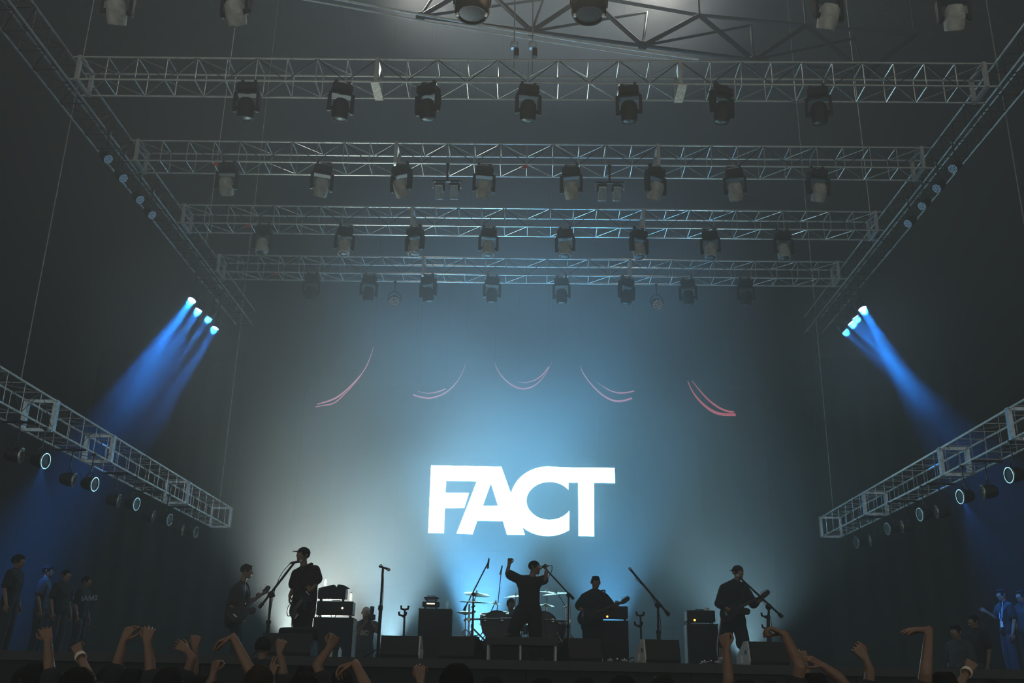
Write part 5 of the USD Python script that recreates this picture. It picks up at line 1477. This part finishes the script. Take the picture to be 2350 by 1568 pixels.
def spectator(label, Y, arms, head=None, h=1.70, shirt='blackcloth', hair=('hair', 'short'), face=0, side_of=None, detail=0.03, wrist=None, z0=0.0):
    """A spectator standing on the hall floor facing the stage. arms: {'L' or 'R': (elbow pixel, wrist pixel, hand direction, palm, curl[, thumb curl])}, pixels with a depth offset."""
    k0 = next(iter(arms)) if arms else None
    if head is None:
        e = at(*arms[k0][0][:2], Y)
        x = e[0] + (0.30 if k0 == 'L' else -0.30)
    else:
        x = at(head, 1500, Y)[0]
    J = pose(x, Y, z0, h, face)
    for s, a in arms.items():
        el = at(*a[0][:2], Y + (a[0][2] if len(a[0]) > 2 else 0)); wr = at(*a[1][:2], Y + (a[1][2] if len(a[1]) > 2 else 0))
        J['el' + s], J['wr' + s] = el, wr
        v = el - J['sh' + s]
        J['sh' + s] = J['sh' + s] + np.array([0, 0, 0.05]) + 0.12 * v
        J['hd' + s] = tuple([unit(a[2]), np.array(a[3], float)] + list(a[4:]))
    t = person(label, J, (shirt, 0.6, 0.02, 0.03), ('denim', 1.0, 0.015), hair, 'shoe', None, None, detail)
    return t, J


DN = np.array([0, 0, -1.0])
spectator('person in the crowd at the left lifting two open hands side by side', 7.6, {'L': ((276, 1500), (283, 1470), (0.35, 0.2, 1), (0.3, 1, 0.1), (0.35, 0.4, 0.5, 0.6), 0.3), 'R': ((344, 1518), (337, 1472), (0.0, 0.25, 1), (-0.3, 1, 0), (0.5, 0.45, 0.5, 0.6), 0.4)}, 312)
spectator('person in the crowd raising a clenched fist straight up, left of the bass player', 8.4, {'R': ((446, 1545), (447, 1486), (0.0, 0.1, 1), (-0.4, 1, 0), 0.95, 0.9)}, None)
spectator('person in the crowd with a flat hand held out sideways left of a clenched fist', 8.2, {'L': ((440, 1512), (429, 1493), (-0.9, 0.1, 0.45), (0.3, 0.8, -0.5), 0.25)}, 468, 1.66)
spectator('person in the crowd, bare forearm up, hand drooping left, below the bass player', 7.0, {'R': ((573, 1540, 0), (535, 1462, 0.05), (-0.95, 0.25, -0.32), (-0.2, 0.2, -1), 0.3)}, 600, 1.72, hair=('brownhair', 'thick'))
spectator('person in the crowd gripping with curled fingers, in front of the leftmost monitor', 8.6, {'R': ((648, 1532), (641, 1497), (0.15, 0.15, 1), (0.2, 1, 0.2), (0.72, 0.75, 0.75, 0.8), 0.3)}, 622, 1.70)
spectator('person in the crowd thrusting a clenched fist up in front of the left amp stack', 7.6, {'R': ((728, 1528, 0), (757, 1487, 0.1), (0.35, 0.2, 1), (-0.7, 1, 0.2), 0.95, 0.9)}, 706, 1.74)
spectator('person in the crowd, bare arm rising from the right below the kneeling person', 5.9, {'R': ((848, 1592, -0.05), (815, 1523, 0.05), (-0.8, 0.35, -0.25), (-0.3, 0.1, -1), 0.45)}, 868, 1.62)
spectator('person in the crowd with a small fist up among the heads at lower left', 8.0, {'L': ((487, 1560), (490, 1544), (0.1, 0.1, 1), (0.5, 1, 0), 0.9)}, 505, 1.62)
spectator('person in the crowd with pointed fingers showing below the leftmost monitor', 7.8, {'R': ((622, 1575), (623, 1553), (0.15, 0.1, 1), (0.5, 1, 0), (0.1, 0.15, 0.9, 0.95), 0.5)}, 598, 1.60, hair=('brownhair', 'short'))
spectator('person in the crowd with a lone hand showing at the bottom below the lone cabinet', 6.6, {'R': ((968, 1592), (965, 1564), (-0.1, 0.15, 1), (0.3, 1, 0), (0.5, 0.55, 0.7, 0.8), 0.3)}, 935, 1.58)
spectator('person in the crowd holding a fist up before the right singer\'s legs', 7.2, {'L': ((1672, 1560, -0.05), (1667, 1487, 0.05), (-0.15, 0.2, 1), (0.7, 1, 0), 0.9, 0.7)}, 1706, 1.70)
spectator('person in the crowd, arm bent to a sharp peak below the far right boom', 6.6, {'L': ((1836, 1530, -0.1), (1800, 1455, 0.05), (-0.72, 0.2, 0.32), (-0.1, 0.1, -1), (0.45, 0.5, 0.55, 0.6))}, 1866, 1.74)
spectator('person in the crowd pointing with fingertips near the rightmost monitor', 8.0, {'R': ((1850, 1542), (1846, 1522), (-0.2, 0.1, 1), (0.4, 1, 0), (0.2, 0.6, 0.9, 0.9), 0.6)}, 1822, 1.60)
spectator('person in the crowd at the right holding a bare arm up slanting to the left', 6.9, {'R': ((1925, 1556, 0), (1888, 1528, 0.05), (-0.85, 0.2, 0.5), (-0.3, 0.6, -0.8), 0.3)}, 1948, 1.66)
spectator('person in the crowd at right, open hand up, wrist bent left', 7.7, {'L': ((1996, 1540), (1986, 1511), (-0.55, 0.2, 0.85), (0.2, 1, -0.2), (0.4, 0.5, 0.6, 0.6), 0.4)}, 2028, 1.70)
spectator('person in the crowd at far right, forearm upright, fingers stretched flat left', 6.6, {'L': ((2124, 1545, -0.1), (2132, 1446, 0.0), (-1, 0.2, 0.02), (0, 0.2, -1), (0.12, 0.12, 0.15, 0.2), 0.2)}, 2160, 1.76)
spectator('person in the crowd at the far left with one dark hand raised, bent forward', 7.4, {'R': ((112, 1520), (110, 1470), (-0.5, 0.3, 0.85), (-0.3, 0.8, -0.3), 0.35)}, 86, 1.72)
spectator('person in the crowd near the left edge wearing a pale wristband', 7.4, {'R': ((203, 1550, 0), (182, 1503, 0.05), (-0.5, 0.2, 0.8), (0.2, 1, 0), 0.8)}, 224, 1.62)
spectator('person in the crowd near the right edge wearing a pale wristband', 7.4, {'L': ((2196, 1585, 0), (2220, 1540, 0.05), (0.6, 0.2, 0.7), (0.2, 1, 0), 0.8)}, 2180, 1.60)
for (px_, py_, px2, py2, lab) in ((188, 1513, 182, 1503, 'pale fabric wristband on a raised wrist at lower left'), (2216, 1547, 2220, 1540, 'pale fabric wristband on a raised wrist at lower right')):
    a, b = at(px_, py_, 7.42), at(px2, py2, 7.45)
    d = unit(b - a)
    ring = lathe([(0.036, -0.016), (0.040, -0.016), (0.040, 0.016), (0.036, 0.016), (0.036, -0.016)], 20)
    solo('wristband', moved(ring, aim(d), (a + b) / 2), M['cream'], lab, 'wristband')
# a guard on the step behind the crowd barrier, head against the leftmost monitor
Jg = pose(at(604, 1490, 12.3)[0], 12.3, 0.35, 1.72, 0)
Jg['head'] = at(604, 1489, 12.3); dz = Jg['head'][2] - (0.35 + 0.93 * 1.72)
for k_, v_ in list(Jg.items()):
    if isinstance(v_, np.ndarray) and v_.shape == (3,) and k_ not in ('f', 'r', 'head', 'face', 'hup') and not k_.startswith('foot') and not k_.startswith('an') and not k_.startswith('kn'):
        Jg[k_] = v_ + np.array([0, 0, dz])
person('person with thick hair standing behind the barrier, head dark against the leftmost monitor', Jg, ('blackcloth', 0.7, 0.02, 0.0), ('denim', 1.0, 0.02), ('hair', 'thick'))
# barrier at the front of the crowd
t = thing('crowd_barrier', 'dark metal crowd barrier with upright panels standing in front of the stage', 'barrier', xf(loc=(0, 12.0, 0)))
for k in range(20):
    x = -13.0 + k * 1.3
    part(t, 'panel', rbox((x + 0.01, 0, 0.05), (x + 1.29, 0.03, 1.15), 0.006), M['blackmetal'], False)
    part(t, 'step_plate', rbox((x + 0.01, 0.03, 0.30), (x + 1.29, 0.45, 0.35), 0.004), M['blackmetal'], False)
    part(t, 'brace', [cyl((x + 0.65, 0.03, 1.0), (x + 0.65, 0.9, 0.02), 0.02, 6), cyl((x + 0.65, 0.40, 0.02), (x + 0.65, 0.40, 0.30), 0.02, 6)], M['blackmetal'])
    part(t, 'floor_plate', bx((x + 0.01, -0.9, 0.0), (x + 1.29, 0.9, 0.012)), M['blackmetal'], False)
# heads that only show as dark rounds along the bottom edge
Jh = None
hd = [(60, 7.9, 1.72), (178, 6.2, 1.70), (250, 8.8, 1.74), (388, 6.8, 1.72), (700, 6.4, 1.70), (785, 9.0, 1.76), (1048, 6.0, 1.76), (1130, 8.2, 1.72), (1245, 7.0, 1.70), (1340, 8.9, 1.74), (1428, 6.4, 1.72), (1520, 8.0, 1.75),
      (1612, 6.6, 1.68), (1765, 8.8, 1.74), (2080, 8.6, 1.73), (2270, 7.0, 1.74), (2330, 8.8, 1.75), (2010, 6.2, 1.66)]
src = None
for i, (px_, Y, h) in enumerate(hd):
    x = at(px_, 1550, Y)[0]
    lab = f'dark-haired spectator, head top at the bottom edge, {ORD[sorted(q[0] for q in hd).index(px_)]} such head from the left'
    if src is None:
        J0 = pose(0, 0, 0, 1.72, 0)
        src = person(lab, J0, ('blackcloth', 0.7, 0.02, 0.0), ('denim', 1.0, 0.02), ('hair', 'thick'), 'shoe', None, 'dark heads along the bottom edge', 0.04, True)
        src.prim.GetAttribute('xformOp:transform').Set(Gf.Matrix4d((xf(loc=(x, Y, 0)) @ xf(loc=(0, 0, h - 1.72))).T.tolist()))
    else:
        s = h / 1.72
        m = xf(rz(random.uniform(-25, 25)) * s, (x, Y, 0))
        clone(src, m, lab)
